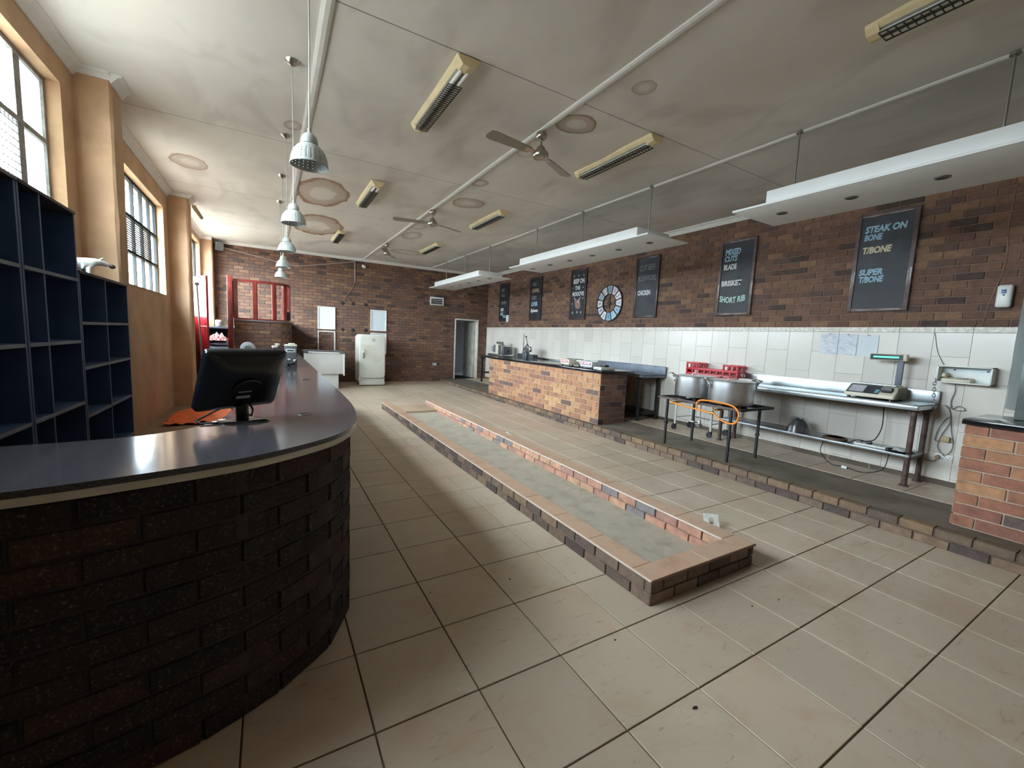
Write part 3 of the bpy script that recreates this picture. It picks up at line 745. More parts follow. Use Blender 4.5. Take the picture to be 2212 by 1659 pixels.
# ---------------------------------------------------------------- navy pigeonhole shelves
NAVY = mat('navy painted board', (66, 86, 120), .5, var=.18, scale=5, bump=.08, bscale=60)
NAVYE = mat('dusty navy shelf edge', (128, 134, 146), .7, var=.2)
def shelf_unit(y0, y1, z1, divs, shelves, label):
    t = thing('pigeonhole_shelf', label, 'shelf unit', (-1.12, y0, ZL), group='navy shelf units'); W_ = y1 - y0; Hh = z1 - ZL; D = .29; e = .02
    MB().box(-D, -D + .01, 0, W_, 0, Hh).build('back_panel', NAVY, t)
    MB().box(-D, 0, 0, e, 0, Hh).build('side_panel', NAVY, t); MB().box(-D, 0, W_ - e, W_, 0, Hh).build('side_panel', NAVY, t)
    MB().box(-D - .01, .008, -.002, W_ + .002, Hh, Hh + .02).build('top_panel', mat('brown black top', (44, 38, 40), .5), t, bevel=.003)
    for d in divs: MB().box(-D + .01, -.002, d - y0 - e / 2, d - y0 + e / 2, 0, Hh).build('divider', NAVY, t)
    for z in shelves:
        s = MB().box(-D + .01, -.004, e, W_ - e, z - ZL - .02, z - ZL).build('shelf_board', NAVY, t)
        MB().box(-.004, .001, e, W_ - e, z - ZL - .02, z - ZL).build('shelf_edge', NAVYE, s)
    return t
shelf_unit(2.36, 3.235, 2.29, [2.8], [1.87, 1.455, 1.03, .6], 'tall navy pigeonhole shelf unit nearest the curved counter')
shelf_unit(3.245, 3.995, 2.29, [3.5], [1.87, 1.455, 1.03, .6], 'tall navy pigeonhole shelf unit next to the lower one')
shelf_unit(4.005, 5.135, 1.91, [4.55], [1.58, 1.265, .92, .56], 'lower navy pigeonhole shelf unit under the white animal figure')

# white animal figure on the lower shelf
an = thing('animal_figurine', 'white bull figurine with a dark muzzle on the lower navy shelves', 'figurine', (-1.3, 4.5, 1.93), math.radians(42)); an.scale = (.75, .75, .75)
def skinned(name, verts, edges, radii, material, parent, sub=2):
    me = bpy.data.meshes.new(name); me.from_pydata(verts, edges, []); me.materials.append(material)
    o = bpy.data.objects.new(name, me); COL.objects.link(o); o.parent = parent
    md = o.modifiers.new('skin', 'SKIN'); md.use_smooth_shade = True
    for i, r in enumerate(radii): me.skin_vertices[0].data[i].radius = (r, r) if not isinstance(r, tuple) else r
    me.skin_vertices[0].data[0].use_root = True
    s = o.modifiers.new('sub', 'SUBSURF'); s.levels = sub; s.render_levels = sub
    return o
WFIG = mat('white painted figure', (226, 226, 218), .5, var=.06)
v = [(0, 0, .12), (-.2, 0, .125), (.12, 0, .135), (.19, 0, .165), (.26, 0, .165), (.32, 0, .145), (-.2, .045, .06), (-.2, .045, 0.01), (-.2, -.045, .06), (-.2, -.045, .01), (.12, .045, .06), (.125, .045, .01), (.12, -.045, .06), (.125, -.045, .01)]
e = [(0, 1), (0, 2), (2, 3), (3, 4), (4, 5), (1, 6), (6, 7), (1, 8), (8, 9), (2, 10), (10, 11), (2, 12), (12, 13)]
bo = skinned('body', v, e, [.06, .055, .06, .042, .034, .02, .022, .015, .022, .015, .022, .015, .022, .015], WFIG, an)
MB().sphere((.352, 0, .14), .026, sc=(1.1, .9, .9)).build('muzzle', mat('dark muzzle', (54, 48, 48), .5), an, smooth=60)
for s in (-1, 1):
    MB().lathe([(.001, 0), (.014, .01), (.016, .03), (.001, .055)], 10, Matrix.Translation((.235, s * .028, .185)) @ Matrix.Rotation(s * -1.1, 4, 'X') @ Matrix.Diagonal((1, .5, 1, 1))).build('ear', WFIG, an, smooth=60)

# orange sheet dropped on the floor behind the counter
b = MB(); n = 26; vs = []
for i in range(n + 1):
    for k in range(n + 1):
        u, vv = i / n - .5, k / n - .5
        x = -.9 + u * .75 + .05 * noise.noise((u * 5, vv * 5, 2)); y = 7.7 + vv * 1.15 + .06 * noise.noise((u * 4, vv * 4, 8))
        z = ZL + .012 + .07 * abs(noise.noise((u * 5 + 3, vv * 6, 1))) + .05 * max(0, noise.noise((u * 9, vv * 9, 4)))
        vs.append((x, y, z))
b.add(vs, [(i * (n + 1) + k, (i + 1) * (n + 1) + k, (i + 1) * (n + 1) + k + 1, i * (n + 1) + k + 1) for i in range(n) for k in range(n)])
o = b.build('orange_sheet', mat('orange cloth', (236, 120, 66), .8, var=.12), smooth=70); tag(o, 'crumpled orange sheet lying on the floor behind the counter', 'sheet')
md = o.modifiers.new('thick', 'SOLIDIFY'); md.thickness = .004

# ---------------------------------------------------------------- monitor on the counter (seen from the back)
mo = thing('pos_monitor', 'black flat screen monitor on an oval base seen from behind', 'monitor', (-.13, 2.56, ZT), math.radians(-2))
b = MB(); b.lathe([(.001, .006), (.02, .016), (.11, .012), (.128, .006), (.13, 0)], 40, Matrix.Diagonal((1, .62, 1, 1))); b.build('base', mat('glossy dark chrome', (96, 98, 102), .12, .8), mo, smooth=50)
MB().prism([(-.022, -.015), (.022, -.015), (.03, .03), (-.03, .03)], .008, .12).build('neck', BLACKPL, mo, bevel=.006)
hd = thing('h', '', ''); COL.objects.unlink(hd); bpy.data.objects.remove(hd)
b = MB(); rows = []
# shell: outline of the bezel and a bulging back, in the panel plane (x right, z up, -y towards the camera)
def rr(w, h, r, n=6):
    P = []
    for cx, cz, a0 in ((w - r, h - r, 0), (-w + r, h - r, PI / 2), (-w + r, -h + r, PI), (w - r, -h + r, 3 * PI / 2)):
        for i in range(n + 1):
            a = a0 + PI / 2 * i / n; P.append((cx + r * math.cos(a), cz + r * math.sin(a)))
    return P
secs = [(.18, .15, .018, .018, 0), (.184, .154, .02, .012, 0), (.184, .154, .02, -.012, 0), (.178, .148, .024, -.022, 0), (.15, .128, .04, -.034, -.004), (.125, .1, .05, -.05, -.016), (.085, .072, .05, -.058, -.03)]
vs = []
for w_, h_, r_, y_, dz in secs: vs += [(x, y_, z + dz) for x, z in rr(w_, h_, r_)]
n = 28; f = [tuple(range(n))] + [(i * n + k, (i + 1) * n + k, (i + 1) * n + (k + 1) % n, i * n + (k + 1) % n) for i in range(len(secs) - 1) for k in range(n)] + [tuple((len(secs) - 1) * n + k for k in range(n))[::-1]]
b.add(vs, f); sh = b.build('housing', mat('gloss black housing', (17, 20, 26), .22, var=.05), mo, smooth=50)
sh.location = (.005, -.02, .228); sh.scale = (1.08, 1.08, 1.08); sh.rotation_euler = (math.radians(24), 0, math.radians(34))
MB().cyl((0, -.056, -.035), (0, -.064, -.037), .07, .068, 32).build('vesa_cover', BLACKPL, sh, smooth=40)
MB().box(-.155, .155, .0175, .0195, -.135, .135).build('screen', mat('dark screen', (10, 12, 14), .1), sh)
LBL = mat('silver label', (170, 172, 176), .4)
for x0, x1, z0, z1 in ((-.03, .0, .0, .008), (.0, .034, .002, .014), (-.04, .02, -.018, -.008), (-.045, .018, -.05, -.036)):
    MB().box(x0, x1, -.0652, -.064, z0 - .02, z1 - .02).build('label', LBL, sh)
MB().tube([(.012, -.045, .05), (.045, -.03, .035), (.05, 0, .06), (.03, .02, .1)], .005, 8).build('cable_loop', BLACKCABLE, mo, smooth=60)
tag(MB().tube([(-.16, 2.53, ZT + .006), (-.3, 2.52, ZT + .006), (-.33, 2.6, ZT + .006), (-.28, 2.85, ZT + .006), (-.22, 3.1, ZT + .006), (-.2, 3.3, ZT - .1)], .005, 8).build('monitor_cable', BLACKCABLE, smooth=60), 'black cable trailing from the monitor over the counter edge', 'cable')

# receipt / label device further along the counter
dv = thing('receipt_machine', 'grey till printer with a small display standing on the counter', 'till printer', (.235, 6.1, ZT), math.radians(-4))
MB().prism([(-.07, 0), (.07, 0), (.07, .2), (-.07, .2)], 0, .27).build('body', GREYPL, dv, bevel=.008)
MB().box(-.074, .074, -.004, .2, .268, .285).build('top_cover', mat('ivory cover', (226, 222, 204), .5), dv, bevel=.006)
MB().box(-.03, .05, .01, .12, .285, .305).build('paper_roll_cover', mat('ivory cover', (226, 222, 204), .5), dv, bevel=.008)
dp = MB().box(-.056, .056, -.008, 0, .19, .235).build('display_bezel', mat('pale bezel', (196, 204, 208), .4), dv, bevel=.003)
MB().box(-.038, .038, -.01, -.007, .205, .22).build('display', mat('dark lcd', (24, 36, 36), .2), dp)
MB().box(-.035, -.002, -.012, 0, .09, .11).build('connector', WHITE, dv, bevel=.002); MB().box(.03, .06, -.014, 0, .075, .1).build('connector', WHITE, dv, bevel=.002)
MB().box(-.04, -.005, -.01, 0, .012, .05).build('socket', BLACKPL, dv); MB().box(.0, .05, -.01, 0, .03, .05).build('socket', BLACKPL, dv)
MB().tube([(-.07, -.01, .12), (-.04, -.03, .06), (.0, -.03, .05), (.05, -.02, .075), (.085, .02, .13), (.1, .1, .2), (.08, .16, .26)], .005, 8).build('cable', CABLE, dv, smooth=60)
kp = thing('card_terminal', 'black keypad card terminal leaning beside the till printer', 'card terminal', (.09, 6.2, ZT), math.radians(8))
MB().prism([(-.05, 0), (.05, 0), (.05, .1), (-.05, .1)], 0, .24).build('body', BLACKPL, kp, bevel=.012)
for r in range(4):
    for c in range(2): MB().box(.0 + c * .022, .014 + c * .022, -.008, 0, .11 + r * .028, .125 + r * .028).build('key', WHITE, kp, bevel=.002)
MB().box(-.055, .0, .0, .09, .24, .262).build('lid', mat('ivory cover', (226, 222, 204), .5), kp, bevel=.006)
MB().lathe([(.018, .262), (.018, .28), (.03, .282), (.03, .292), (.001, .295)], 16).build('cap', mat('ivory cover', (226, 222, 204), .5), kp, smooth=40)
# tape dispenser disc behind the monitor
td = thing('tape_dispenser', 'pale grey round tape reel on a stand behind the monitor', 'tape reel', (-.26, 6.9, ZT), 0)
dd = mat('pale grey reel', (176, 182, 184), .5)
MB().cyl((0, -.02, .19), (0, .02, .19), .092, .092, 40).build('reel', dd, td, bevel=.004)
MB().cyl((0, -.026, .19), (0, -.019, .19), .045, .045, 30).build('hub', mat('grey hub', (120, 124, 126), .5), td, smooth=40)
MB().box(-.1, .1, -.04, .04, 0, .02).box(-.02, .02, .02, .035, 0, .19).box(-.11, .11, -.03, .03, .09, .105).build('stand', dd, td, bevel=.004)

# ---------------------------------------------------------------- pendant lamps over the counter
SHADE = mat('silver grey lamp shade', (190, 196, 192), .38, .2, var=.04)
def lamp_parts(root, hide_hole):
    seg = 120; rad = lambda z: .0925 * math.sqrt(max(0, 1 - (z / .1185) ** 2.4))
    P = [(.094, 0), (.0955, .003), (.094, .007)]; holes = set()
    for z in (.02, .035, .05, .065):
        P += [(rad(z - .0022), z - .0022)]; holes.add(len(P) - 1); P += [(rad(z + .0022), z + .0022)]
    P += [(rad(z), z) for z in (.076, .086, .095, .102, .108, .1125)]
    skip = lambda i, k: i in holes and k % 5 == 0
    inner = lambda: None
    b = MB(); b.lathe(P, seg, None, None if hide_hole else skip, close=False)
    o = b.build('lamp_shade', SHADE, root, smooth=60); md = o.modifiers.new('thick', 'SOLIDIFY'); md.thickness = .0015
    MB().lathe([(.041, .111), (.043, .118), (.042, .13), (.036, .148), (.026, .16), (.012, .168), (.008, .172), (.008, .19), (.003, .192)], 28).build('cap', SHADE, root, smooth=50)
    MB().lathe([(.001, .045), (.02, .05), (.028, .068), (.024, .088), (.014, .1), (.014, .125)], 16).build('bulb', mat('white bulb', (226, 226, 220), .3), root, smooth=60)
ZLM = 2.47
lamp0 = None
for i, (Y, lab) in enumerate([(2.6, 'silver perforated dome pendant lamp, the largest and nearest'), (4.06, 'silver perforated dome pendant lamp, second from the camera'), (5.55, 'silver dome pendant lamp, third from the camera'), (7.0, 'silver dome pendant lamp, fourth from the camera'), (8.4, 'silver dome pendant lamp, farthest and smallest of the row')]):
    if i == 0:
        lamp0 = thing('pendant_lamp', lab, 'lamp', (.2, Y, ZLM), 0, 'pendant lamps over the counter'); lamp_parts(lamp0, False)
        MB().tube([(0, 0, .19), (.002, 0, .6), (0, 0, ZC - ZLM - .035)], .0035, 8).build('cable', mat('white lamp flex', (196, 194, 188), .6), lamp0, smooth=60)
        MB().lathe([(.006, -.045), (.012, -.04), (.03, -.03), (.05, -.012), (.055, 0)], 24, Matrix.Translation((0, 0, ZC - ZLM))).build('ceiling_cup', NICKEL, lamp0, smooth=50)
    else: dup(lamp0, (.19, Y, ZLM), .4 * i, lab)

# ---------------------------------------------------------------- ceiling fans
BLADE = mat('beige fan blade', (150, 140, 128), .45, var=.06)
def fan(loc, angs, label):
    t = thing('ceiling_fan', label, 'fan', loc, 0, 'ceiling fans in a row')
    Z0 = ZC - .02
    MB().lathe([(.03, 0), (.05, -.015), (.058, -.04), (.05, -.068), (.03, -.082), (.012, -.086)], 28).build('ceiling_canopy', NICKEL, t, smooth=50)
    MB().cyl((0, 0, -.07), (0, 0, -.15), .011, .011, 14).build('down_rod', NICKEL, t, smooth=40)
    MB().lathe([(.014, -.135), (.03, -.145), (.05, -.175), (.058, -.2), (.078, -.205), (.082, -.215), (.082, -.245), (.07, -.262), (.04, -.272), (.001, -.275)], 32).build('motor_housing', NICKEL, t, smooth=40)
    for a in angs:
        R_ = Matrix.Rotation(math.radians(a), 4, 'Z'); tilt = Matrix.Rotation(math.radians(11), 4, 'X')
        P = [(.15, -.045), (.13, -.02), (.13, .02), (.15, .045), (.6, .066), (.645, .05), (.66, .02), (.66, -.02), (.645, -.05), (.6, -.066)]
        bl = MB().prism(P, -.004, .004, R_ @ Matrix.Translation((0, 0, -.222)) @ tilt).build('blade', BLADE, t)
        MB().prism([(.06, -.022), (.06, .022), (.2, .03), (.21, 0), (.2, -.03)], -.012, -.004, R_ @ Matrix.Translation((0, 0, -.215)) @ tilt).build('blade_bracket', NICKEL, bl)
    return t
fan((2.45, 3.82, ZC - .012), (187, 28), 'nickel ceiling fan with beige blades, the largest and nearest')
fan((2.45, 7.13, ZC - .012), (166, 22), 'nickel ceiling fan with beige blades in the middle of the row')
fan((2.47, 10.45, ZC - .012), (250, 60), 'nickel ceiling fan with beige blades, farthest from the camera')

# ---------------------------------------------------------------- fluorescent fittings with louvres
TUBE = mat('fluorescent tube glass', (226, 228, 226), .35, var=.03); LOUV = mat('dark louvre', (64, 64, 58), .4, .4); REFL = mat('tarnished reflector', (196, 194, 182), .5, 0)
def fitting(loc, label, broken=0, tilt=0.):
    t = thing('fluorescent_light', label, 'ceiling light', loc, tilt, 'louvred fluorescent fittings'); L_ = 1.25
    MB().prism([(-.095, 0), (.095, 0), (.085, -.02), (.06, -.045), (-.06, -.045), (-.085, -.02)], .006, L_ - .006, Matrix.Rotation(PI / 2, 4, 'X') @ Matrix.Diagonal((1, 1, -1, 1))).build('housing', CREAM, t)
    MB().box(-.058, .058, .1, L_ - .07, -.046, -.04).build('reflector', REFL, t)
    for y0, y1 in ((0, .1), (L_ - .07, L_)):
        MB().prism([(-.088, 0), (.088, 0), (.08, -.03), (.05, -.066), (0, -.074), (-.05, -.066), (-.08, -.03)], y0, y1, Matrix.Rotation(PI / 2, 4, 'X') @ Matrix.Diagonal((1, 1, -1, 1))).build('end_cap', CREAM, t)
    for x in (-.028, .028): MB().cyl((x, .08, -.062), (x, L_ - .06, -.062), .0155, .0155, 12).build('tube', TUBE, t, smooth=40)
    lv = MB(); y0 = .1 + .18 * broken
    for x in (-.058, 0, .058): lv.box(x - .003, x + .003, y0, L_ - .07, -.083, -.074)
    n = 27
    for k in range(n + 1):
        y = y0 + (L_ - .07 - y0) * k / n; lv.box(-.058, .058, y - .0022, y + .0022, -.083, -.077)
    lv.build('louvre', LOUV, t)
    return t
for x, y, br, lab in [(1.36, 3.2, 1, 'louvred fluorescent light nearest the pendant lamps'), (3.46, 3.2, 0, 'louvred fluorescent light right of the nearest fan'), (1.37, 6.35, 1, 'louvred fluorescent light beside the big brown ceiling stain'),
                      (3.44, 6.4, 0, 'louvred fluorescent light right of the middle fan'), (1.38, 9.75, 0, 'small far louvred fluorescent light at the second brown stain'), (3.45, 9.5, 0, 'small far louvred fluorescent light right of the farthest fan'), (3.47, .2, 0, 'louvred fluorescent light cut by the top edge of the picture')]:
    fitting((x, y, ZC - .004), lab, br)

# ---------------------------------------------------------------- hanging light boxes with downlights
LBW = mat('white light box paint', (228, 230, 228), .45, var=.03); ROD = mat('grey hanging rod', (150, 148, 142), .4, .7)
DLR = mat('downlight ring', (120, 116, 108), .35, .7); DLD = mat('dark downlight', (52, 42, 36), .4)
def light_box(y0, label):
    t = thing('hanging_light_box', label, 'light box', (4.51, y0, 2.985), 0, 'hanging white light boxes'); L_ = 3.52
    MB().box(-.39, .39, 0, L_, 0, .018).build('board', LBW, t, bevel=.002)
    MB().box(-.33, .29, .24, L_ - .3, .018, .145).build('raised_box', LBW, t, bevel=.002)
    for y in (.35, 1.78, 3.15): MB().cyl((0, y, .14), (0, y, ZC - 2.985 - .005), .009, .009, 10).cyl((0, y, ZC - 2.985 - .02), (0, y, ZC - 2.985 - .004), .03, .03, 14).build('hanging_rod', ROD, t, smooth=40)
    for k in range(6):
        y = .3 + k * .585
        d = MB().lathe([(.034, -.001), (.034, -.006), (.048, -.006), (.05, 0)], 24, Matrix.Translation((-.02, y, 0)), close=False).build('downlight', DLR, t, smooth=40)
        MB().lathe([(.001, -.0015), (.034, -.0015)], 24, Matrix.Translation((-.02, y, 0)), close=False).build('lens', DLD, d)
light_box(-.78, 'white hanging light box, nearest and cut by the right picture edge')
light_box(3.85, 'white hanging light box in the middle above the chalkboards')
light_box(8.65, 'white hanging light box, farthest above the brick counter')

# ---------------------------------------------------------------- long low brick trough in the middle of the floor
tr = thing('brick_trough', 'long low open brick trough with tiled rim in the middle of the floor', 'trough', (2.0, 1.62, 0))
IW, IL, IZ = 1.09, 7.1, .158
MB().box(.012, .13, .012, IL, 0, IZ - .004).box(IW - .13, IW - .012, .012, IL, .0, IZ - .004).box(.13, IW - .13, .012, .13, 0, IZ - .004).build('mortar_core', MORTAR, tr)
def sloped(x0, x1, ya, yb, h):
    b = MB(); ks = [ya] + [k for k in (5. - 1.62,) if ya < k < yb] + [yb]; vs = []
    for y in ks:
        for z in (-.004, fz(y + 1.62) + h): vs += [(x0, y, z), (x1, y, z)]
    f = [(0, 1, 3, 2), (4 * len(ks) - 4, 4 * len(ks) - 2, 4 * len(ks) - 1, 4 * len(ks) - 3)]
    for k in range(len(ks) - 1):
        a = 4 * k; f += [(a + 2, a + 3, a + 7, a + 6), (a, a + 4, a + 5, a + 1), (a, a + 2, a + 6, a + 4), (a + 1, a + 5, a + 7, a + 3)]
    return b.add(vs, f)
sloped(.12, IW - .12, .12, IL - .7, .014).build('trough_floor', TROUGHFLOOR, tr)
sloped(.12, IW - .12, IL - .7, IL, .05).build('end_ramp', mat('sandy tile ramp', (176, 152, 128), .6, var=.1), tr, bevel=.004)
Mxm = Matrix(((0, 1, 0, 0), (-1, 0, 0, 0), (0, 0, 1, 0), (0, 0, 0, 1)))                 # faces -x
Mxp = Matrix(((0, -1, 0, 0), (1, 0, 0, 0), (0, 0, 1, 0), (0, 0, 0, 1)))                 # faces +x
Mym = Matrix.Identity(4)                                                                # faces -y
Myp = Matrix(((-1, 0, 0, 0), (0, -1, 0, 0), (0, 0, 1, 0), (0, 0, 0, 1)))
lay(tr, [(a, b, c, d, p) for a, b, c, d, p in bond(-IL, 0, 0, .072)], Mxm, .1, DARKBRICK, 'brick')
lay(tr, [(a, b, c, d, p) for a, b, c, d, p in bond(-IL, 0, .081, .157, off=.5)], Mxm, .1, DARKBRICK, 'brick')
lay(tr, bond(0, IW, 0, .157), Mym, .05, DARKBRICK, 'brick')
lay(tr, bond(0, IL, 0, .157), Matrix.Translation((IW, 0, 0)) @ Mxp, .05, DARKBRICK, 'brick')
lay(tr, bond(-IL, -.14, .0, .157, off=.2, pj=.012), Matrix.Translation((IW - .142, 0, 0)) @ Mxm, .05, TROUGHBRICK, 'inner_brick')
lay(tr, bond(.13, IL, .0, .157, off=.4), Matrix.Translation((.142, 0, 0)) @ Mxp, .05, TROUGHBRICK, 'inner_brick')
cap = []
n = 16; ln = (IL - .15) / n
for k in range(n):
    cap.append((-.008, .15, .15 + k * ln + .002, .15 + (k + 1) * ln - .002)); cap.append((IW - .15, IW + .008, .15 + k * ln + .002, .15 + (k + 1) * ln - .002))
cap += [(-.008, IW * .5, -.008, .148), (IW * .5 + .003, IW - .152, -.008, .148), (IW - .149, IW + .008, -.008, .148)]
RIM = mat('pinkish rim tile', (198, 164, 138), .4, var=.12, scale=4, dirt=(168, 134, 110), dscale=4)
lay(tr, cap, Matrix.Translation((0, 0, .175)) @ Mfl, .016, RIM, 'rim_tile', vfs=TILE_VF)
NOS = mat('pale rim nosing', (216, 200, 186), .4)
MB().box(-.011, -.003, -.011, IL, .162, .174).build('rim_nosing', NOS, tr); MB().box(IW - .158, IW - .15, .15, IL, .162, .1745).build('rim_nosing', NOS, tr)
MB().box(-.011, IW + .011, -.012, -.003, .158, .172).build('rim_nosing', mat('brown rim nosing', (120, 90, 76), .5), tr)
# small things lying about
pt = thing('floor_plate', 'small white square cover plate with a round hole propped beside the trough', 'cover plate', (3.42, 2.18, 0), math.radians(-38))
b = MB(); n = 24; sq = []
for k in range(n):
    a = 2 * PI * k / n; c, s = math.cos(a), math.sin(a); q = .062 / max(abs(c), abs(s)); sq.append((c * q, s * q))
vs = [(x, y, z) for z in (0, .012) for x, y in sq] + [(.028 * math.cos(2 * PI * k / n), .028 * math.sin(2 * PI * k / n), z) for z in (0, .012) for k in range(n)]
f = []
for k in range(n):
    j = (k + 1) % n; f += [(n + k, n + j, 3 * n + j, 3 * n + k), (k, 2 * n + k, 2 * n + j, j), (k, j, n + j, n + k), (2 * n + k, 3 * n + k, 3 * n + j, 2 * n + j)]
b.add(vs, f); o = b.build('plate', mat('white plastic plate', (224, 222, 214), .5, var=.2, scale=30), pt); o.rotation_euler = (math.radians(52), 0, 0); o.location = (0, 0, .052)
MB().box(-.03, .03, .02, .05, 0, .02).build('bracket', BLACKPL, pt)
tag(MB().add([(3.32, 5.8, .001 + fz(5.8)), (3.45, 5.74, .001 + fz(5.8)), (3.37, 5.86, .06 + fz(5.8)), (3.33, 5.83, .002 + fz(5.8)), (3.45, 5.77, .002 + fz(5.8)), (3.38, 5.89, .061 + fz(5.8))], [(0, 1, 2), (5, 4, 3), (0, 3, 4, 1), (1, 4, 5, 2), (2, 5, 3, 0)]).build('paper_scrap', mat('white scrap', (236, 236, 232), .7)), 'torn scrap of white paper on the floor tiles right of the trough', 'paper')
deb = mat('dark debris', (48, 38, 30), .8)
for x, y, lab in ((1.62, 1.02, 'dry curled leaf fragment on the tiles in the foreground'), (.95, .68, 'tiny dark crumb at a tile joint near the bottom edge'), (2.6, 1.33, 'tiny dark chip on the tile right of the near trough corner'), (2.83, 1.29, 'second tiny dark chip further right of the near trough corner'), (1.6, 1.5, 'tiny dark spot of debris on the tile left of the trough corner'), (1.37, 2.25, 'small dark speck on the tiles between counter and trough')):
    r_ = .006 if 'leaf' not in lab else .014
    o = MB().prism([(r_ * math.cos(k) * random.uniform(.6, 1.3), r_ * .6 * math.sin(k) * random.uniform(.6, 1.3)) for k in (0, 1, 2.1, 3.1, 4.2, 5.2)], 0, .004).build('debris', deb); o.location = (x, y, 0); tag(o, lab, 'debris', 'bits of debris on the floor')

# ---------------------------------------------------------------- brick service counter on the platform
CX0, CX1, CY0, CY1, CZT = 4.98, 5.61, 5.46, 9.72, 1.115
sc = thing('brick_counter', 'tan face brick service counter on the platform, its end face coloured darker for shade', 'counter', (CX0, CY0, 0))
MB().box(.01, CX1 - CX0 - .01, .01, CY1 - CY0 - .01, ZP - .01, CZT - .045).build('mortar_core', LMORTAR, sc)
zc0 = .168; MX = dict(L=.288, Hc=.0905, j=.0098)
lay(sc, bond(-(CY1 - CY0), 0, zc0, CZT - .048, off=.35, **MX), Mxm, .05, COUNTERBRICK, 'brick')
lay(sc, bond(0, CX1 - CX0, zc0, CZT - .048, off=.62, **MX), Mym, .05, SHADEDBRICK, 'end_brick')
lay(sc, bond(0, CY1 - CY0, zc0, CZT - .048, **MX), Matrix.Translation((CX1 - CX0, 0, 0)) @ Mxp, .05, COUNTERBRICK, 'brick', maxn=0)
lay(sc, bond(-(CX1 - CX0), 0, zc0, CZT - .048, **MX), Matrix.Translation((0, CY1 - CY0, 0)) @ Myp, .05, COUNTERBRICK, 'brick', maxn=0)
tag(MB().box(CX0 - .02, CX1 + .15, CY0 - .03, CY1 + .05, CZT - .045, CZT).build('granite_worktop', BLACKGRANITE, bevel=.004), 'thin black granite worktop on the tan brick counter', 'worktop')

# scales on the counter
def scale(loc, rot, body, label, disp):
    t = thing('weighing_scale', label, 'scale', loc, rot, 'scales on the brick counter')
    MB().prism([(-.16, -.15), (.16, -.15), (.16, .15), (-.16, .15)], .03, .085).build('body', body, t, bevel=.015)
    MB().prism([(-.17, -.16), (.17, -.16), (.17, .02), (-.17, .02)], .06, .135).build('head', body, t, bevel=.012)
    dsp = MB().box(-.135, .135, -.166, -.158, .075, .12).build('display', disp, t, bevel=.002)
    for k in range(3): MB().box(-.12 + k * .085, -.05 + k * .085, -.169, -.165, .085, .11).build('digit_window', mat('pale digits', (236, 214, 220), .3), dsp)
    MB().box(-.15, .15, -.0, .2, .135, .146).build('pan', STEEL, t, bevel=.004)
    for x in (-.13, .13):
        for y in (-.12, .12): MB().cyl((x, y, 0), (x, y, .032), .018, .014, 12).build('foot', BLACKPL, t, smooth=40)
    return t
MAG = mat('magenta display', (176, 30, 84), .25); IVORY = mat('ivory scale body', (222, 216, 196), .45); SILV = mat('silver grey scale body', (206, 212, 216), .4)
scale((5.22, 6.62, CZT), -PI / 2 - .12, IVORY, 'ivory counter scale with a red display, farther from the counter end', MAG)
scale((5.24, 6.02, CZT), -PI / 2 + .05, SILV, 'silver grey counter scale with a magenta display near the counter end', MAG)
gx = thing('power_adaptor_box', 'pale flat box with black adaptors on top at the counter end', 'box', (5.17, 5.6, CZT), .05)
MB().box(-.17, .17, -.1, .1, .006, .06).build('box_body', mat('pale grey box', (212, 212, 206), .5), gx, bevel=.008); MB().box(-.172, .172, -.102, .102, .03, .034).build('seam', GREYPL, gx)
MB().box(-.05, .0, -.06, .05, .06, .1).build('adaptor', BLACKPL, gx, bevel=.008); MB().box(.01, .07, -.05, .05, .06, .098).build('adaptor', BLACKPL, gx, bevel=.008)
MB().tube([(-.17, .0, .02), (-.22, .1, .01), (-.2, .25, .006), (-.1, .3, .006)], .004, 8).build('cable', BLACKCABLE, gx, smooth=60); MB().tube([(.17, 0, .03), (.21, -.02, .02), (.2, .08, .006)], .004, 8).build('cable', CABLE, gx, smooth=60)

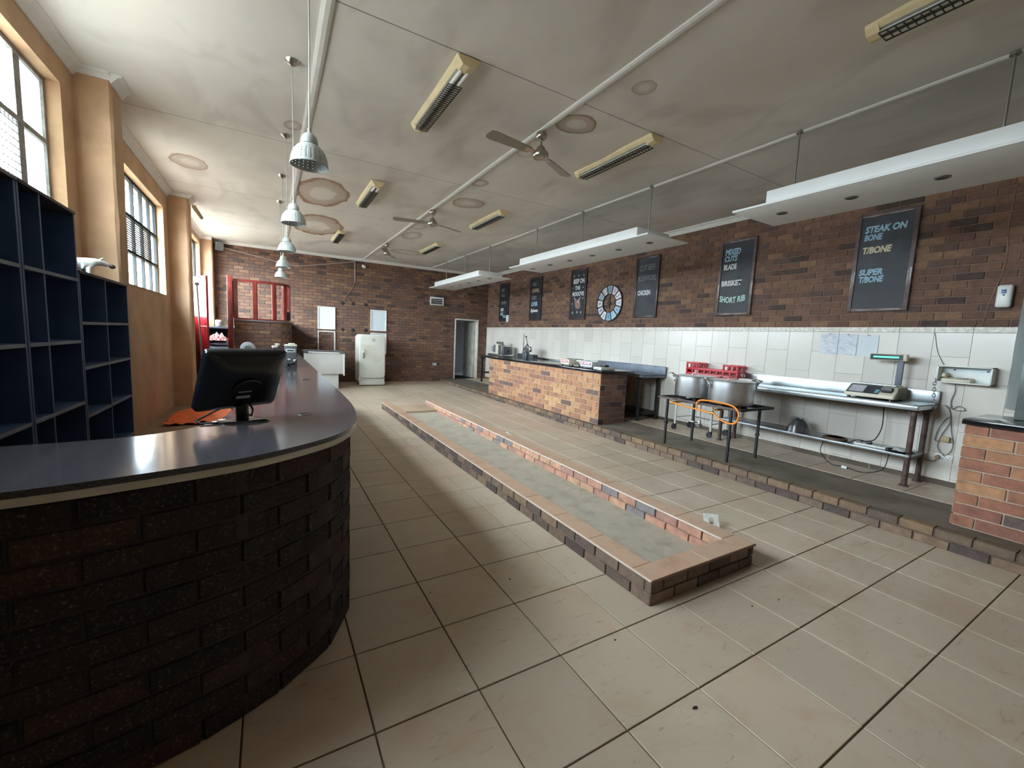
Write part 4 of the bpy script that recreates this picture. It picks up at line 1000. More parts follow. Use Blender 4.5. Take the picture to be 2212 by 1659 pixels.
# ---------------------------------------------------------------- steel tables behind the counter
def gusset(b, x, y, z, ax, s, r=.11, t=.004):
    if ax == 'y': b.prism([(y, z), (y + s * r, z), (y + s * r * .9, z - .05), (y + s * .03, z - r)], x - t, x + t, Matrix(((0, 0, 1, 0), (1, 0, 0, 0), (0, 1, 0, 0), (0, 0, 0, 1))))
    else: b.prism([(x, z), (x + s * r, z), (x + s * r * .9, z - .05), (x + s * .03, z - r)], y - t, y + t, Matrix(((1, 0, 0, 0), (0, 0, 1, 0), (0, 1, 0, 0), (0, 0, 0, 1))))
def steel_table(name, label, x0, x1, y0, y1, zt, legm, topm, round_leg, splash, shelf, legs_y, front=.055, shelfm=None):
    t = thing(name, label, 'table', (x0, y0, ZP)); D, L_ = x1 - x0, y1 - y0; h = zt - ZP
    MB().box(0, D, 0, L_, h - .012, h).box(0, .012, 0, L_, h - front, h).box(0, D, 0, .01, h - front, h).build('table_top', topm, t, bevel=.003)
    if splash: MB().box(D - .014, D, 0, L_, h, h + splash).box(D - .03, D, 0, L_, h + splash - .006, h + splash).build('splashback', topm, t, bevel=.002)
    for y in legs_y:
        for x in (.16 if round_leg else .05, D - .06):
            b = MB()
            if round_leg: b.cyl((x, y, 0), (x, y, h - .012), .027, .027, 16).cyl((x, y, 0), (x, y, .012), .045, .045, 14)
            else: b.box(x - .022, x + .022, y - .022, y + .022, 0, h - .012)
            gusset(b, x, y, h - .012, 'y', 1); gusset(b, x, y, h - .012, 'y', -1 if y > .12 else -.5); gusset(b, x, y, h - .012, 'x', 1 if x < D / 2 else -1)
            b.build('leg', legm, t, smooth=35)
    if shelf:
        MB().box(.1, D - .06, legs_y[0] - .02, legs_y[-1] + .02, shelf - ZP - .03, shelf - ZP).build('lower_shelf', shelfm or topm, t, bevel=.003)
        for y in legs_y: MB().box(.16, D - .06, y - .015, y + .015, shelf - ZP - .06, shelf - ZP - .03).build('stretcher', legm, t)
    return t
steel_table('steel_table', 'long steel table with splashback under the sheets of paper', 5.96, 6.57, 1.61, 4.0, 1.09, RUSTY, STEEL, True, .145, .525, (.07, 2.3), shelfm=STEELD)
steel_table('steel_table', 'dark legged steel table standing behind the end of the brick counter', 5.96, 6.56, 5.4, 7.3, 1.05, BLACKIRON, mat('oxidised grey steel', (112, 120, 132), .55, .35, var=.2, scale=8), False, .155, .33, (.12, 1.78), shelfm=BLACKIRON)
steel_table('work_table', 'dark topped work table carrying the slicer in the far corner', 5.93, 6.54, 7.45, 12.3, 1.03, BLACKIRON, mat('dark brown table top', (62, 48, 44), .45, var=.2), False, 0, .5, (.2, 4.75), shelfm=BLACKIRON)

# slicer
sl = thing('meat_slicer', 'silver meat slicer with a round blade guard on the far table', 'meat slicer', (6.2, 11.35, 1.03), -PI / 2)
MB().box(-.55, .4, -.2, .2, .03, .085).build('base', ALU, sl, bevel=.02)
for x in (-.5, .35):
    for y in (-.15, .15): MB().cyl((x, y, 0), (x, y, .04), .025, .02, 12).build('foot', BLACKPL, sl, smooth=40)
MB().cyl((-.5, .0, .24), (-.25, .0, .24), .105, .115, 28).build('motor', mat('grey motor enamel', (148, 150, 148), .4), sl, bevel=.02)
MB().cyl((-.25, 0, .25), (-.2, 0, .25), .14, .14, 36).build('blade_guard', CHROME, sl, bevel=.006)
MB().cyl((-.2, 0, .25), (-.196, 0, .25), .125, .125, 36).build('blade', CHROME, sl, smooth=40)
MB().prism([(-.18, .08), (.0, .08), (.0, .36), (-.04, .4), (-.14, .4), (-.18, .36)], -.12, .12, Matrix.Rotation(PI / 2, 4, 'X') @ Matrix.Diagonal((1, 1, 1, 1))).build('gear_case', mat('cream enamel', (206, 202, 186), .4), sl, bevel=.02)
MB().box(-.17, -.02, -.1, .1, .4, .47).build('top_cover', ALU, sl, bevel=.02)
MB().box(.1, .32, -.16, .16, .07, .36).build('feed_case', ALU, sl, bevel=.015)
MB().box(.32, .37, -.13, .13, .09, .33).build('end_cover', GREYPL, sl, bevel=.02)
MB().cyl((.37, 0, .2), (.42, 0, .2), .01, .01, 10).sphere((.44, 0, .2), .03).build('knob', BLACKPL, sl, smooth=50)
MB().cyl((.06, 0, .36), (.06, 0, .44), .008, .008, 10).sphere((.06, 0, .45), .02).build('handle', BLACKPL, sl, smooth=50)
# lever cutter
lc = thing('lever_cutter', 'grey hand lever cutter with a round housing on the far table', 'cutter', (6.1, 9.75, 1.03), -PI / 2)
MB().cyl((0, -.06, .13), (0, .06, .13), .125, .125, 32).build('round_housing', mat('blue grey casting', (92, 100, 110), .45, .3), lc, bevel=.012)
MB().cyl((0, -.075, .13), (0, -.06, .13), .045, .045, 20).build('hub', ALU, lc, smooth=40)
MB().box(-.46, .36, .0, .16, .0, .17).build('bed', mat('dark grey casting', (66, 68, 70), .5, .3), lc, bevel=.008)
MB().box(-.155, -.135, -.012, .012, .15, .72).build('blade_bar', STEELD, lc, bevel=.003)
MB().tube([(-.13, 0, .28), (.06, 0, .46), (.17, 0, .34)], .01, 8).build('link', BLACKIRON, lc, smooth=40)
MB().prism([(-.1, .27), (.06, .44), (.13, .34), (.08, .25)], -.012, .012, Matrix.Rotation(PI / 2, 4, 'X')).build('cheek_plate', ALU, lc, bevel=.004)
MB().cyl((.06, 0, .44), (-.02, 0, .63), .009, .009, 10).sphere((-.025, 0, .645), .024).build('lever', BLACKIRON, lc, smooth=40)
MB().cyl((.17, -.03, .31), (.17, .05, .31), .075, .075, 24).build('counterweight', ALU, lc, bevel=.008)
MB().cyl((.14, -.035, .3), (.14, -.03, .3), .02, .02, 16).build('bolt', BLACKPL, lc, smooth=40)
# flat trays and steel parts along the far table
def tray(name, loc, sx, sy, h, m_, label):
    t = thing(name, label, 'tray', loc, 0, 'flat trays on the far table')
    MB().box(-sx / 2, sx / 2, -sy / 2, sy / 2, 0, .006).build('tray_floor', m_, t)
    b = MB()
    b.box(-sx / 2, -sx / 2 + .006, -sy / 2, sy / 2, 0, h).box(sx / 2 - .006, sx / 2, -sy / 2, sy / 2, 0, h).box(-sx / 2, sx / 2, -sy / 2, -sy / 2 + .006, 0, h).box(-sx / 2, sx / 2, sy / 2 - .006, sy / 2, 0, h)
    b.build('tray_rim', m_, t)
tray('flat_tray', (6.2, 9.0, 1.03), .42, .5, .09, mat('dark tray', (62, 62, 62), .5, .4), 'dark deep tray nearest the lever cutter')
tray('flat_tray', (6.2, 8.35, 1.03), .44, .62, .07, STEELD, 'shallow steel tray in the middle of the far table')
tray('flat_tray', (6.2, 7.72, 1.03), .44, .5, .1, mat('yellowish tray', (196, 192, 160), .5), 'pale yellow tray behind the counter scales')
tag(MB().box(6.05, 6.4, 8.1, 8.6, 1.1, 1.125).build('steel_plate', STEELD, bevel=.004), 'flat steel plate resting on the middle tray of the far table', 'plate')

# ---------------------------------------------------------------- brick pier at the right picture edge
PX0, PX1, PY0, PY1, PZT = 5.16, 5.86, -.6, 1.08, 1.1
pr_ = thing('brick_pier_counter', 'red brown brick counter end at the right picture edge', 'counter', (PX0, PY1, 0))
MB().box(.01, PX1 - PX0 - .01, PY0 - PY1, -.01, ZP - .01, PZT - .05).build('mortar_core', LMORTAR, pr_)
lay(pr_, bond(0, PY1 - PY0, ZP + .004, PZT - .052, off=.5, **MX), Mxm, .05, PIERBRICK, 'brick')
lay(pr_, bond(-(PX1 - PX0), 0, ZP + .004, PZT - .052, **MX), Myp, .05, PIERBRICK, 'brick', maxn=0)
tag(MB().box(PX0 - .03, PX1 + .04, PY0, PY1 + .02, PZT - .045, PZT).build('pier_worktop', BLACKGRANITE, bevel=.004), 'black granite slab on the brick counter end at the right edge', 'worktop')

# ---------------------------------------------------------------- chalk menu boards on the right wall
BOARD = mat('chalkboard', (34, 37, 42), .55, var=.25, scale=5, dirt=(52, 56, 62), dscale=2.5)
BFRAME = mat('weathered wood frame', (92, 74, 72), .5, var=.35, scale=12, coat=.2)
BFRAMED = mat('dark wood frame', (58, 42, 40), .5, var=.3, scale=12, coat=.2)
CB = mat('blue chalk', (152, 186, 204), .9, var=.15, scale=60); CW = mat('white chalk', (206, 208, 210), .9, var=.2, scale=60); CG = mat('faint grey chalk', (132, 134, 140), .9, var=.25, scale=60)
CY = mat('cream chalk', (210, 202, 172), .9, var=.15, scale=60); CGR = mat('pale green chalk', (182, 212, 204), .9, var=.15, scale=60)
def board(yc, label, frame, lines):
    t = thing('chalkboard', label, 'chalkboard', (XW - .006, yc, 2.76), rot=RWALL, group='chalk menu boards'); W2, H2_ = .302, .608; e = .045
    MB().box(-W2 + e, W2 - e, -H2_ + e, H2_ - e, .008, .018).build('board_panel', BOARD, t)
    MB().box(-W2, -W2 + e, -H2_, H2_, 0, .032).build('frame_side', frame, t, bevel=.004); MB().box(W2 - e, W2, -H2_, H2_, 0, .032).build('frame_side', frame, t, bevel=.004)
    MB().box(-W2 + e, W2 - e, -H2_, -H2_ + e, 0, .03).build('frame_rail', frame, t, bevel=.004); MB().box(-W2 + e, W2 - e, H2_ - e, H2_, 0, .03).build('frame_rail', frame, t, bevel=.004)
    for s, x, y, wd_, ht, m_, kw in lines: text_fit(t, s, x, y, wd_, ht, m_, z=.0195, **kw)
    return t
B_ = dict(bold=.045); S_ = dict(bold=.045, shear=.15); TH = dict(bold=.01)
board(2.31, 'framed chalkboard reading STEAK ON BONE, nearest the camera', BFRAME, [('STEAK ON', -.215, .37, .41, .085, CB, S_), ('BONE', -.215, .275, .185, .08, CB, S_), ('T/BONE', -.215, .115, .29, .085, CY, S_), ('SUPER', -.225, -.155, .245, .08, CB, S_), ('T/BONE', -.215, -.245, .25, .08, CB, S_)])
board(4.2, 'framed chalkboard reading MIXED CUTS, BLADE, BRISKET and SHORT RIB', BFRAME, [('MIXED', -.215, .37, .26, .1, CB, S_), ('CUTS', -.22, .265, .22, .095, CB, S_), ('BLADE', -.22, .135, .22, .09, CW, B_), ('BRISKET', -.235, -.13, .345, .09, CW, B_), ('SHORT RIB', -.245, -.38, .44, .1, CGR, dict(bold=.03, arch=-.03))])
board(6.07, 'framed chalkboard reading CUT BEEF, BOERWORS and CHICKEN', BFRAMED, [('CUT BEEF', -.2, .33, .4, .11, CG, dict(bold=.0, shear=.1)), ('BOERWORS', -.23, .11, .46, .11, CG, dict(bold=.01, arch=.02)), ('CHICKEN', -.22, -.16, .33, .1, CW, B_)])
b3 = board(8.23, 'framed chalkboard reading BEEF ON THE MOOO\'VE with a cow head drawing', BFRAMED, [('BEEF ON', -.2, .26, .42, .12, CW, B_), ('THE', -.13, .11, .2, .1, CGR, B_), ("MOOO'VE", -.22, -.04, .44, .11, CW, B_)])
board(10.13, 'framed chalkboard of five chalk lines ending with SPLEEN', BFRAMED, [('RIBS', -.19, .36, .2, .1, CG, TH), ('CHUNKS', -.2, .17, .36, .11, CY, dict(bold=.01, arch=.02)), ('RIBS', -.2, -.02, .24, .11, CG, dict(bold=.01)), ('LIVER', -.21, -.2, .33, .12, CB, B_), ('Spleen', -.23, -.4, .37, .13, CW, B_)])
board(11.99, 'small far chalkboard of chalk lines beside the white wall box', BFRAMED, [('FAT', -.18, .34, .2, .1, CG, B_), ('HEAD', -.19, .17, .24, .1, CG, TH), ('TRIPE', -.2, -.06, .34, .09, CG, TH), ('LEG', -.21, -.28, .2, .1, CW, B_), ('OX', -.21, -.42, .2, .1, CB, B_), ('TAIL', -.06, -.5, .22, .09, CB, B_)])
def star(x, y, r):
    n = 8; P = [(x + (r if k % 2 == 0 else r * .3) * math.sin(PI * k / 4) * (.7 if k % 4 == 2 else 1), y + (r if k % 2 == 0 else r * .3) * math.cos(PI * k / 4)) for k in range(n)]
    MB().prism(P, .0185, .0198).build('star_drawing', CW, b3)
for x, y, r in [(-.19, .45, .035), (-.01, .45, .035), (.18, .45, .035), (.18, .16, .03), (-.2, .16, .022), (.2, -.1, .03), (-.21, -.22, .03), (-.18, -.44, .045), (0, -.43, .05), (.14, -.44, .045)]: star(x, y, r)
PINK = mat('pink brown chalk', (150, 116, 110), .9, var=.2, scale=40)
MB().prism([(-.12, -.14), (.08, -.12), (.1, -.22), (.12, -.27), (.1, -.33), (.02, -.36), (-.06, -.33), (-.1, -.26)], .0185, .0198).build('cow_head_drawing', PINK, b3)
for s in (-1, 1): MB().prism([(-.02 + s * .06, -.13), (-.02 + s * .12, -.1), (-.02 + s * .13, -.05), (-.02 + s * .1, -.09), (-.02 + s * .03, -.13)], .0185, .0199).build('horn_drawing', CW, b3)
MB().prism([(.0, -.17), (.03, -.15), (.05, -.18), (.03, -.21)], .0199, .0204).build('eye_drawing', CW, b3)

# ---------------------------------------------------------------- wall clock of coloured plaques
ck = thing('wall_clock', 'round metal wall clock with coloured number plaques between the chalkboards', 'clock', (XW - .006, 7.11, 2.49), rot=RWALL)
IRON = mat('dark clock iron', (52, 44, 42), .5, .4)
def ring(b, r0, r1, z0, z1, n=64):
    vs = [(r * math.cos(2 * PI * k / n), r * math.sin(2 * PI * k / n), z) for r in (r0, r1) for z in (z0, z1) for k in range(n)]; f = []
    for k in range(n):
        j = (k + 1) % n; f += [(k, n + k, n + j, j), (2 * n + k, 2 * n + j, 3 * n + j, 3 * n + k), (n + k, 3 * n + k, 3 * n + j, n + j), (k, j, 2 * n + j, 2 * n + k)]
    b.add(vs, f); return b
ring(MB(), .385, .405, 0, .03).build('outer_ring', IRON, ck, smooth=40); ring(MB(), .2, .212, 0, .028).build('inner_ring', IRON, ck, smooth=40)
cols = {12: (128, 152, 160), 1: (200, 188, 196), 2: (222, 218, 218), 3: (206, 212, 220), 4: (150, 190, 214), 5: (170, 200, 214), 6: (118, 168, 194), 7: (214, 216, 214), 8: (196, 200, 214), 9: (204, 206, 212), 10: (150, 170, 182), 11: (180, 184, 188)}
nums = {2: (50, 50, 56), 7: (60, 62, 66), 8: (66, 74, 104), 9: (60, 62, 66), 3: (150, 160, 170), 6: (60, 110, 140), 4: (90, 140, 170), 5: (120, 160, 180), 10: (90, 120, 140), 11: (120, 126, 130), 12: (90, 112, 122), 1: (170, 150, 162)}
for h in range(1, 13):
    a = PI / 2 - h * PI / 6; da = math.radians(12.3); P = []
    for k in range(5): P.append((.39 * math.cos(a - da + 2 * da * k / 4), .39 * math.sin(a - da + 2 * da * k / 4)))
    for k in range(5): P.append((.21 * math.cos(a + da * .9 - 1.8 * da * k / 4), .21 * math.sin(a + da * .9 - 1.8 * da * k / 4)))
    pq = MB().prism(P, .008, .016).build('plaque', mat('clock plaque %d' % h, cols[h], .6, var=.08, scale=30), ck)
    s = str(h); w_ = .05 if len(s) == 1 else .085; up = a - PI / 2 if math.sin(a) > -.3 else a - PI / 2
    nm = text_fit(pq, s, -w_ / 2, -.05, w_, .1, mat('clock numeral %d' % h, nums[h], .6), z=0, name='numeral', bold=.01)
    nm.matrix_local = Matrix.Translation((.3 * math.cos(a), .3 * math.sin(a), .0172)) @ Matrix.Rotation(up, 4, 'Z')
MB().box(-.2, .2, -.004, .004, .002, .008).box(-.004, .004, -.2, .2, .002, .008).build('cross_bars', IRON, ck)
MB().cyl((0, 0, 0), (0, 0, .03), .045, .045, 20).build('movement', IRON, ck, smooth=40)
MB().box(-.006, .006, -.03, .17, .032, .035).build('minute_hand', IRON, ck); o = MB().box(-.008, .008, -.03, .11, .036, .039).build('hour_hand', IRON, ck); o.rotation_euler = (0, 0, -1.9)

# ---------------------------------------------------------------- papers, boxes and sockets on the right wall
def paper_mat():
    s = Nodes('printed list'); s.set(.8, 0, .3); c = lin((222, 226, 232)); mpn = s.n('ShaderNodeMapping'); mpn.inputs['Scale'].default_value = (1, 9, 55); s.l(s.pos(), mpn.inputs[0])
    s.l(s.mix(s.ramp(s.noise(2.2, 2, .5, mpn.outputs[0]), [(.46, (0, 0, 0)), (.6, (.45, .45, .45))]), c, lin((150, 160, 180))), s.b.inputs['Base Color']); return s.m
PAPER = paper_mat(); BLANK = mat('plain paper', (216, 222, 228), .8, var=.05); TAPE = mat('black tape tick', (50, 50, 54), .6)
for yc, m_, lab, z in ((2.775, PAPER, 'printed price list sheet on the tiles, left of three', 1.735), (2.565, PAPER, 'printed price list sheet on the tiles, middle of three', 1.73), (2.345, BLANK, 'almost blank sheet on the tiles, right of three', 1.72)):
    t = thing('paper_sheet', lab, 'paper', (XW - .0005, yc, z), rot=RWALL, group='sheets taped to the tiles')
    b = MB(); n = 8; vs = []
    for k in range(n + 1):
        x = -.104 + .208 * k / n; zz = .002 + .006 * (k / n) ** 3
        vs += [(x, -.138, zz), (x, .135, zz * .7 + .001), (x, -.138, zz - .0012), (x, .135, zz * .7 - .0002)]
    f = []
    for k in range(n): a = k * 4; f += [(a, a + 4, a + 5, a + 1), (a + 2, a + 3, a + 7, a + 6), (a, a + 2, a + 6, a + 4), (a + 1, a + 5, a + 7, a + 3)]
    f += [(0, 1, 3, 2), (n * 4, n * 4 + 2, n * 4 + 3, n * 4 + 1)]
    b.add(vs, f); b.build('sheet', m_, t)
    MB().box(-.012, .012, .128, .136, .004, .0055).build('tape', TAPE, t)
# air freshener and small box
ds = thing('wall_dispenser', 'white air freshener dispenser on the bricks near the right edge', 'dispenser', (XW - .004, 1.25, 2.27), rot=RWALL)
MB().box(-.055, .055, -.115, .115, 0, .075).build('case', WHITEMETAL, ds, bevel=.022, bseg=3); MB().box(-.02, .014, .025, .065, .075, .078).build('window', mat('blue sensor', (70, 96, 160), .3), ds, bevel=.004); MB().cyl((.0, .01, .075), (.0, .01, .079), .009, .009, 14).build('button', GREYPL, ds, smooth=40)
ds2 = thing('wall_box', 'small white wall box overlapping the corner of the farthest chalkboard', 'wall box', (XW - .04, 11.66, 2.23), rot=RWALL)
MB().box(-.06, .06, -.11, .11, -.036, .04).build('case', WHITEMETAL, ds2, bevel=.015); MB().box(-.04, .04, -.09, -.08, .04, .042).build('slot', GREYPL, ds2)
# phone box with telephone
pb = thing('phone_box', 'white open wall box holding the telephone', 'wall box', (XW - .001, 1.43, 1.435), rot=RWALL)
W2, H2_, D_ = .21, .095, .15
MB().box(-W2, W2, -H2_, -H2_ + .014, 0, D_).box(-W2, W2, H2_ - .014, H2_, 0, D_).box(-W2, -W2 + .014, -H2_, H2_, 0, D_).box(W2 - .014, W2, -H2_, H2_, 0, D_).build('case', WHITEMETAL, pb, bevel=.003)
MB().box(-W2 + .014, W2 - .014, -H2_ + .014, H2_ - .014, 0, .006).build('back_panel', WHITEMETAL, pb); MB().box(-W2 + .02, W2 - .02, .03, .075, .006, .012).build('upper_strip', mat('bluish strip', (206, 216, 222), .4), pb)
for x in (-.1, .15): MB().cyl((x, .05, .012), (x, .05, .018), .01, .01, 14).build('screw_cap', GREYPL, pb, smooth=40)
ph = thing('telephone', 'beige desk telephone lying in the white wall box', 'telephone', (XW - .08, 1.5, 1.355), -PI / 2)
MB().prism([(-.06, 0), (.06, 0), (.06, .05), (-.06, .03)], -.1, .13, Matrix(((0, 0, 1, 0), (1, 0, 0, 0), (0, 1, 0, 0), (0, 0, 0, 1)))).build('phone_body', BEIGEPL, ph, bevel=.008)
hs = MB().tube([(-.08, -.055, .05), (-.08, -.05, .075), (-.075, 0, .082), (-.08, .05, .078), (-.08, .055, .055)], [.02, .018, .014, .018, .02], 12).build('handset', BEIGEPL, ph, smooth=50)
for r in range(3):
    for c in range(4): MB().box(.0 + c * .024, .016 + c * .024, -.03 + r * .024, -.014 + r * .024, .036, .047).build('key', mat('grey key', (150, 148, 138), .5), ph)
# chain hanging from phone box to table corner
cn = thing('chain', 'steel chain hanging from the phone box to the table corner', 'chain', (XW - .16, 1.64, 1.2))
lk = MB(); P = []
for k in range(15): a = 2 * PI * k / 15; P.append((.013 * math.cos(a), 0, .022 * math.sin(a)))
lk.tube(P, .0045, 6, closed=True); lme = lk.mesh('link', smooth=60); lme.materials.append(STEELD)
for k in range(11):
    o = bpy.data.objects.new('link', lme); COL.objects.link(o); o.parent = cn; o.location = (-.02 * math.sin(k * .25), -.003 * k + .0, .155 - k * .033); o.rotation_euler = (0, random.uniform(-.15, .15), (k % 2) * PI / 2 + .4)
# phone cables and wall socket
cb_ = thing('phone_cable', 'thin grey cable looped on the tiles below the phone box', 'cable', (XW - .01, 1.5, .95))
MB().tube(catmull([(-.06, .0, .42), (-.012, 0, .3), (-.008, .02, .18), (-.01, .0, .1), (-.012, -.05, .14), (-.01, -.1, .1), (-.01, -.02, .09), (-.008, .06, .13), (-.01, .02, .08), (-.01, .0, -.05), (-.01, .05, -.2), (-.01, .07, -.35), (-.012, .0, -.43), (-.01, -.05, -.33), (-.01, -.02, -.15), (-.01, .01, .0), (-.012, .07, -.1), (-.01, .1, -.28), (-.02, .02, -.25)], 6), .0042, 8).build('cord', CABLE, cb_, smooth=60)
MB().box(-.04, -.005, -.02, .045, -.28, -.22).build('junction_box', mat('tan junction box', (186, 160, 120), .6), cb_, bevel=.005)
tag(MB().tube(catmull([(XW - .004, 1.74, 1.89), (XW - .004, 1.7, 1.7), (XW - .005, 1.66, 1.6), (XW - .03, 1.62, 1.53)], 5), .003, 6).build('wall_cable', CABLE, smooth=60), 'thin cable down the tiles into the top of the phone box', 'cable')
tag(MB().tube(catmull([(XW - .004, 1.3, 3.6), (XW - .004, 1.31, 3.0), (XW - .004, 1.29, 2.6), (XW - .004, 1.36, 2.2), (XW - .004, 1.38, 2.0), (XW - .006, 1.42, 1.965)], 6), .003, 6).build('wall_cable', mat('brown thin wire', (160, 130, 110), .7), smooth=60), 'thin brown wire running down the bricks beside the dispenser', 'cable')
so = thing('wall_socket', 'white double socket with a round plug low on the tiles', 'socket', (XW - .001, 1.51, .485), rot=RWALL)
MB().box(-.075, .075, -.04, .04, 0, .012).build('plate', WHITEMETAL, so, bevel=.003)
for x in (.0, .045):
    for dx, dy in ((-.012, -.01), (.012, -.01), (0, .014)): MB().box(x + dx - .004 + .01, x + dx + .004 + .01, dy - .004, dy + .004, .0118, .0126).build('pin_hole', BLACKPL, so)
MB().box(-.01, .008, .024, .034, .012, .017).build('switch', GREYPL, so); MB().cyl((-.045, 0, .012), (-.045, 0, .05), .024, .02, 18).build('plug', mat('brown plug', (150, 128, 104), .6), so, smooth=40)
MB().tube([(-.045, -.01, .04), (-.06, -.05, .04), (-.1, -.06, .02), (-.16, -.05, .01), (-.2, -.06, .01)], .005, 8).build('cord', CABLE, so, smooth=60)

# ---------------------------------------------------------------- label scale with pole display on the steel table
ls = thing('label_scale', 'beige label printing scale with a tall pole display on the steel table', 'scale', (6.26, 2.1, 1.09), -PI / 2)
XYZ = Matrix(((0, 0, 1, 0), (1, 0, 0, 0), (0, 1, 0, 0), (0, 0, 0, 1)))         # prism profile in y,z, extruded along x
zk = lambda y: .064 + (y + .17) * .64
MB().prism([(-.17, .02), (.17, .02), (.17, .16), (-.02, .16), (-.17, .064)], -.24, .24, XYZ).build('body', BEIGEPL, ls, bevel=.01)
kpd = MB().prism([(-.168, zk(-.168)), (-.03, zk(-.03)), (-.03, zk(-.03) + .003), (-.168, zk(-.168) + .003)], -.22, .09, XYZ).build('keypad', mat('dark keypad', (58, 62, 68), .45), ls)
MB().prism([(-.155, zk(-.155) + .002), (-.045, zk(-.045) + .002), (-.045, zk(-.045) + .005), (-.155, zk(-.155) + .005)], -.205, -.06, XYZ).build('preset_keys', mat('pale preset keys', (186, 188, 194), .5), kpd)
for k in range(3): MB().prism([(-.15 + .02 * k, zk(-.15 + .02 * k) + .002), (-.135 + .02 * k, zk(-.135 + .02 * k) + .002), (-.135 + .02 * k, zk(-.135 + .02 * k) + .005), (-.15 + .02 * k, zk(-.15 + .02 * k) + .005)], .045, .08, XYZ).build('blue_key', mat('blue key', (120, 170, 190), .5), kpd)
MB().box(.1, .23, -.176, -.17, .025, .062).build('label_slot', mat('cream slot', (226, 218, 190), .5), ls, bevel=.002); MB().box(.1, .2, -.13, -.03, .08, .15).build('printer_bay', BLACKPL, ls, bevel=.004)
MB().box(-.23, .2, -.03, .19, .163, .178).build('weighing_pan', STEEL, ls, bevel=.005); MB().box(.2, .245, -.1, .17, .02, .158).build('side_case', mat('grey beige side', (150, 146, 130), .5), ls, bevel=.01)
for x in (-.2, .2):
    for y in (-.13, .13): MB().cyl((x, y, 0), (x, y, .022), .018, .016, 12).build('foot', BLACKPL, ls, smooth=40)
MB().box(.13, .19, .13, .16, .12, .47).build('pole', mat('slate pole', (96, 102, 112), .5), ls, bevel=.006)
dh = MB().box(-.13, .22, .1, .17, .46, .54).build('display_head', BEIGEPL, ls, bevel=.01); MB().box(-.12, .185, .097, .1, .468, .532).build('display_window', mat('dark display', (44, 52, 60), .2), dh)
s = Nodes('lit green digits'); s.b.inputs['Base Color'].default_value = (.02, .3, .12, 1); s.b.inputs['Emission Color'].default_value = (.08, .9, .4, 1); s.b.inputs['Emission Strength'].default_value = .9
MB().box(-.09, .15, .0955, .0972, .492, .51).build('lit_digits', s.m, dh)
tag(MB().tube(catmull([(6.42, 2.05, 1.07), (6.45, 2.05, .95), (6.44, 2.04, .75), (6.4, 2.06, .62), (6.32, 2.08, .57), (6.2, 2.15, .56)], 6), .006, 8).build('scale_cable', BLACKCABLE, smooth=60), 'dark cable hanging from the label scale down to the lower shelf', 'cable')

# things on the lower shelf
ZS2 = .525
bg_ = cloth_heap('wrapped_bundle', (6.22, 2.86, ZS2), .15, .14, .17, mat('dark rolls in plastic', (52, 60, 74), .25, var=.6, scale=30), 'dark bundle wrapped in clear plastic on the lower steel shelf', 12., None); bg_['category'] = 'bundle'
def plastic():
    s = Nodes('clear plastic film'); t_ = s.n('ShaderNodeBsdfTransparent'); g = s.n('ShaderNodeBsdfGlossy'); g.inputs['Roughness'].default_value = .2
    mx = s.n('ShaderNodeMixShader'); mx.inputs[0].default_value = .22; s.l(t_.outputs[0], mx.inputs[1]); s.l(g.outputs[0], mx.inputs[2]); s.l(mx.outputs[0], s.out.inputs[0]); s.bump(s.noise(30, 3), .4)
    return s.m
FILM = plastic()
b = MB(); vs = [(0, 0, .2)]; n, r = 24, 6
for i in range(1, r + 1):
    for k in range(n):
        a = 2 * PI * k / n; t_ = i / r; j = .15 * noise.noise((math.cos(a) * 3, math.sin(a) * 3, t_ * 4)); vs.append(((1 + j) * .175 * t_ ** .7 * math.cos(a), (1 + j) * .165 * t_ ** .7 * math.sin(a), max(.002, .2 * (1 - t_ ** 3) + .03 * j)))
f = [(0, 1 + k, 1 + (k + 1) % n) for k in range(n)] + [(1 + i * n + k, 1 + (i + 1) * n + k, 1 + (i + 1) * n + (k + 1) % n, 1 + i * n + (k + 1) % n) for i in range(r - 1) for k in range(n)]
b.add(vs, f); o = b.build('plastic_wrap', FILM, bg_, smooth=70)
wd = thing('wooden_board', 'round dark wooden board lying flat on the lower steel shelf', 'board', (6.17, 2.4, ZS2))
MB().lathe([(.001, 0), (.12, 0), (.125, .006), (.125, .026), (.12, .032), (.001, .032)], 32).build('disc', mat('dark worn wood', (92, 74, 58), .7, var=.3, scale=20), wd, smooth=40)
MB().lathe([(.09, .033), (.095, .036), (.1, .033)], 32).build('rim_groove', mat('dark worn wood', (92, 74, 58), .7), wd, smooth=40)
ps = thing('power_strip', 'white plug strip with a black plug on the lower steel shelf', 'power strip', (6.13, 2.03, ZS2), PI / 2 + .1)
MB().box(-.15, .15, -.03, .03, 0, .03).build('strip_body', WHITEMETAL, ps, bevel=.008); MB().box(-.02, .03, -.02, .02, .03, .062).build('plug', BLACKPL, ps, bevel=.008)
for x in (-.11, -.06, .08, .12): MB().cyl((x, 0, .0302), (x, 0, .0312), .014, .014, 12).build('outlet', GREYPL, ps)
MB().tube(catmull([(.03, 0, .05), (.09, -.02, .06), (.14, .0, .05), (.19, .02, .012), (.22, -.03, .01)], 5), .005, 8).build('cord', BLACKCABLE, ps, smooth=60)
bt = thing('black_tray', 'shallow black tray with crumpled film on the lower shelf end', 'tray', (6.16, 1.76, ZS2), 0)
MB().lathe([(.001, 0), (.09, 0), (.115, .022), (.122, .024), (.118, .018), (.09, .006), (.001, .005)], 28, Matrix.Diagonal((.8, 1.1, 1, 1))).build('tray_dish', BLACKPL, bt, smooth=50)
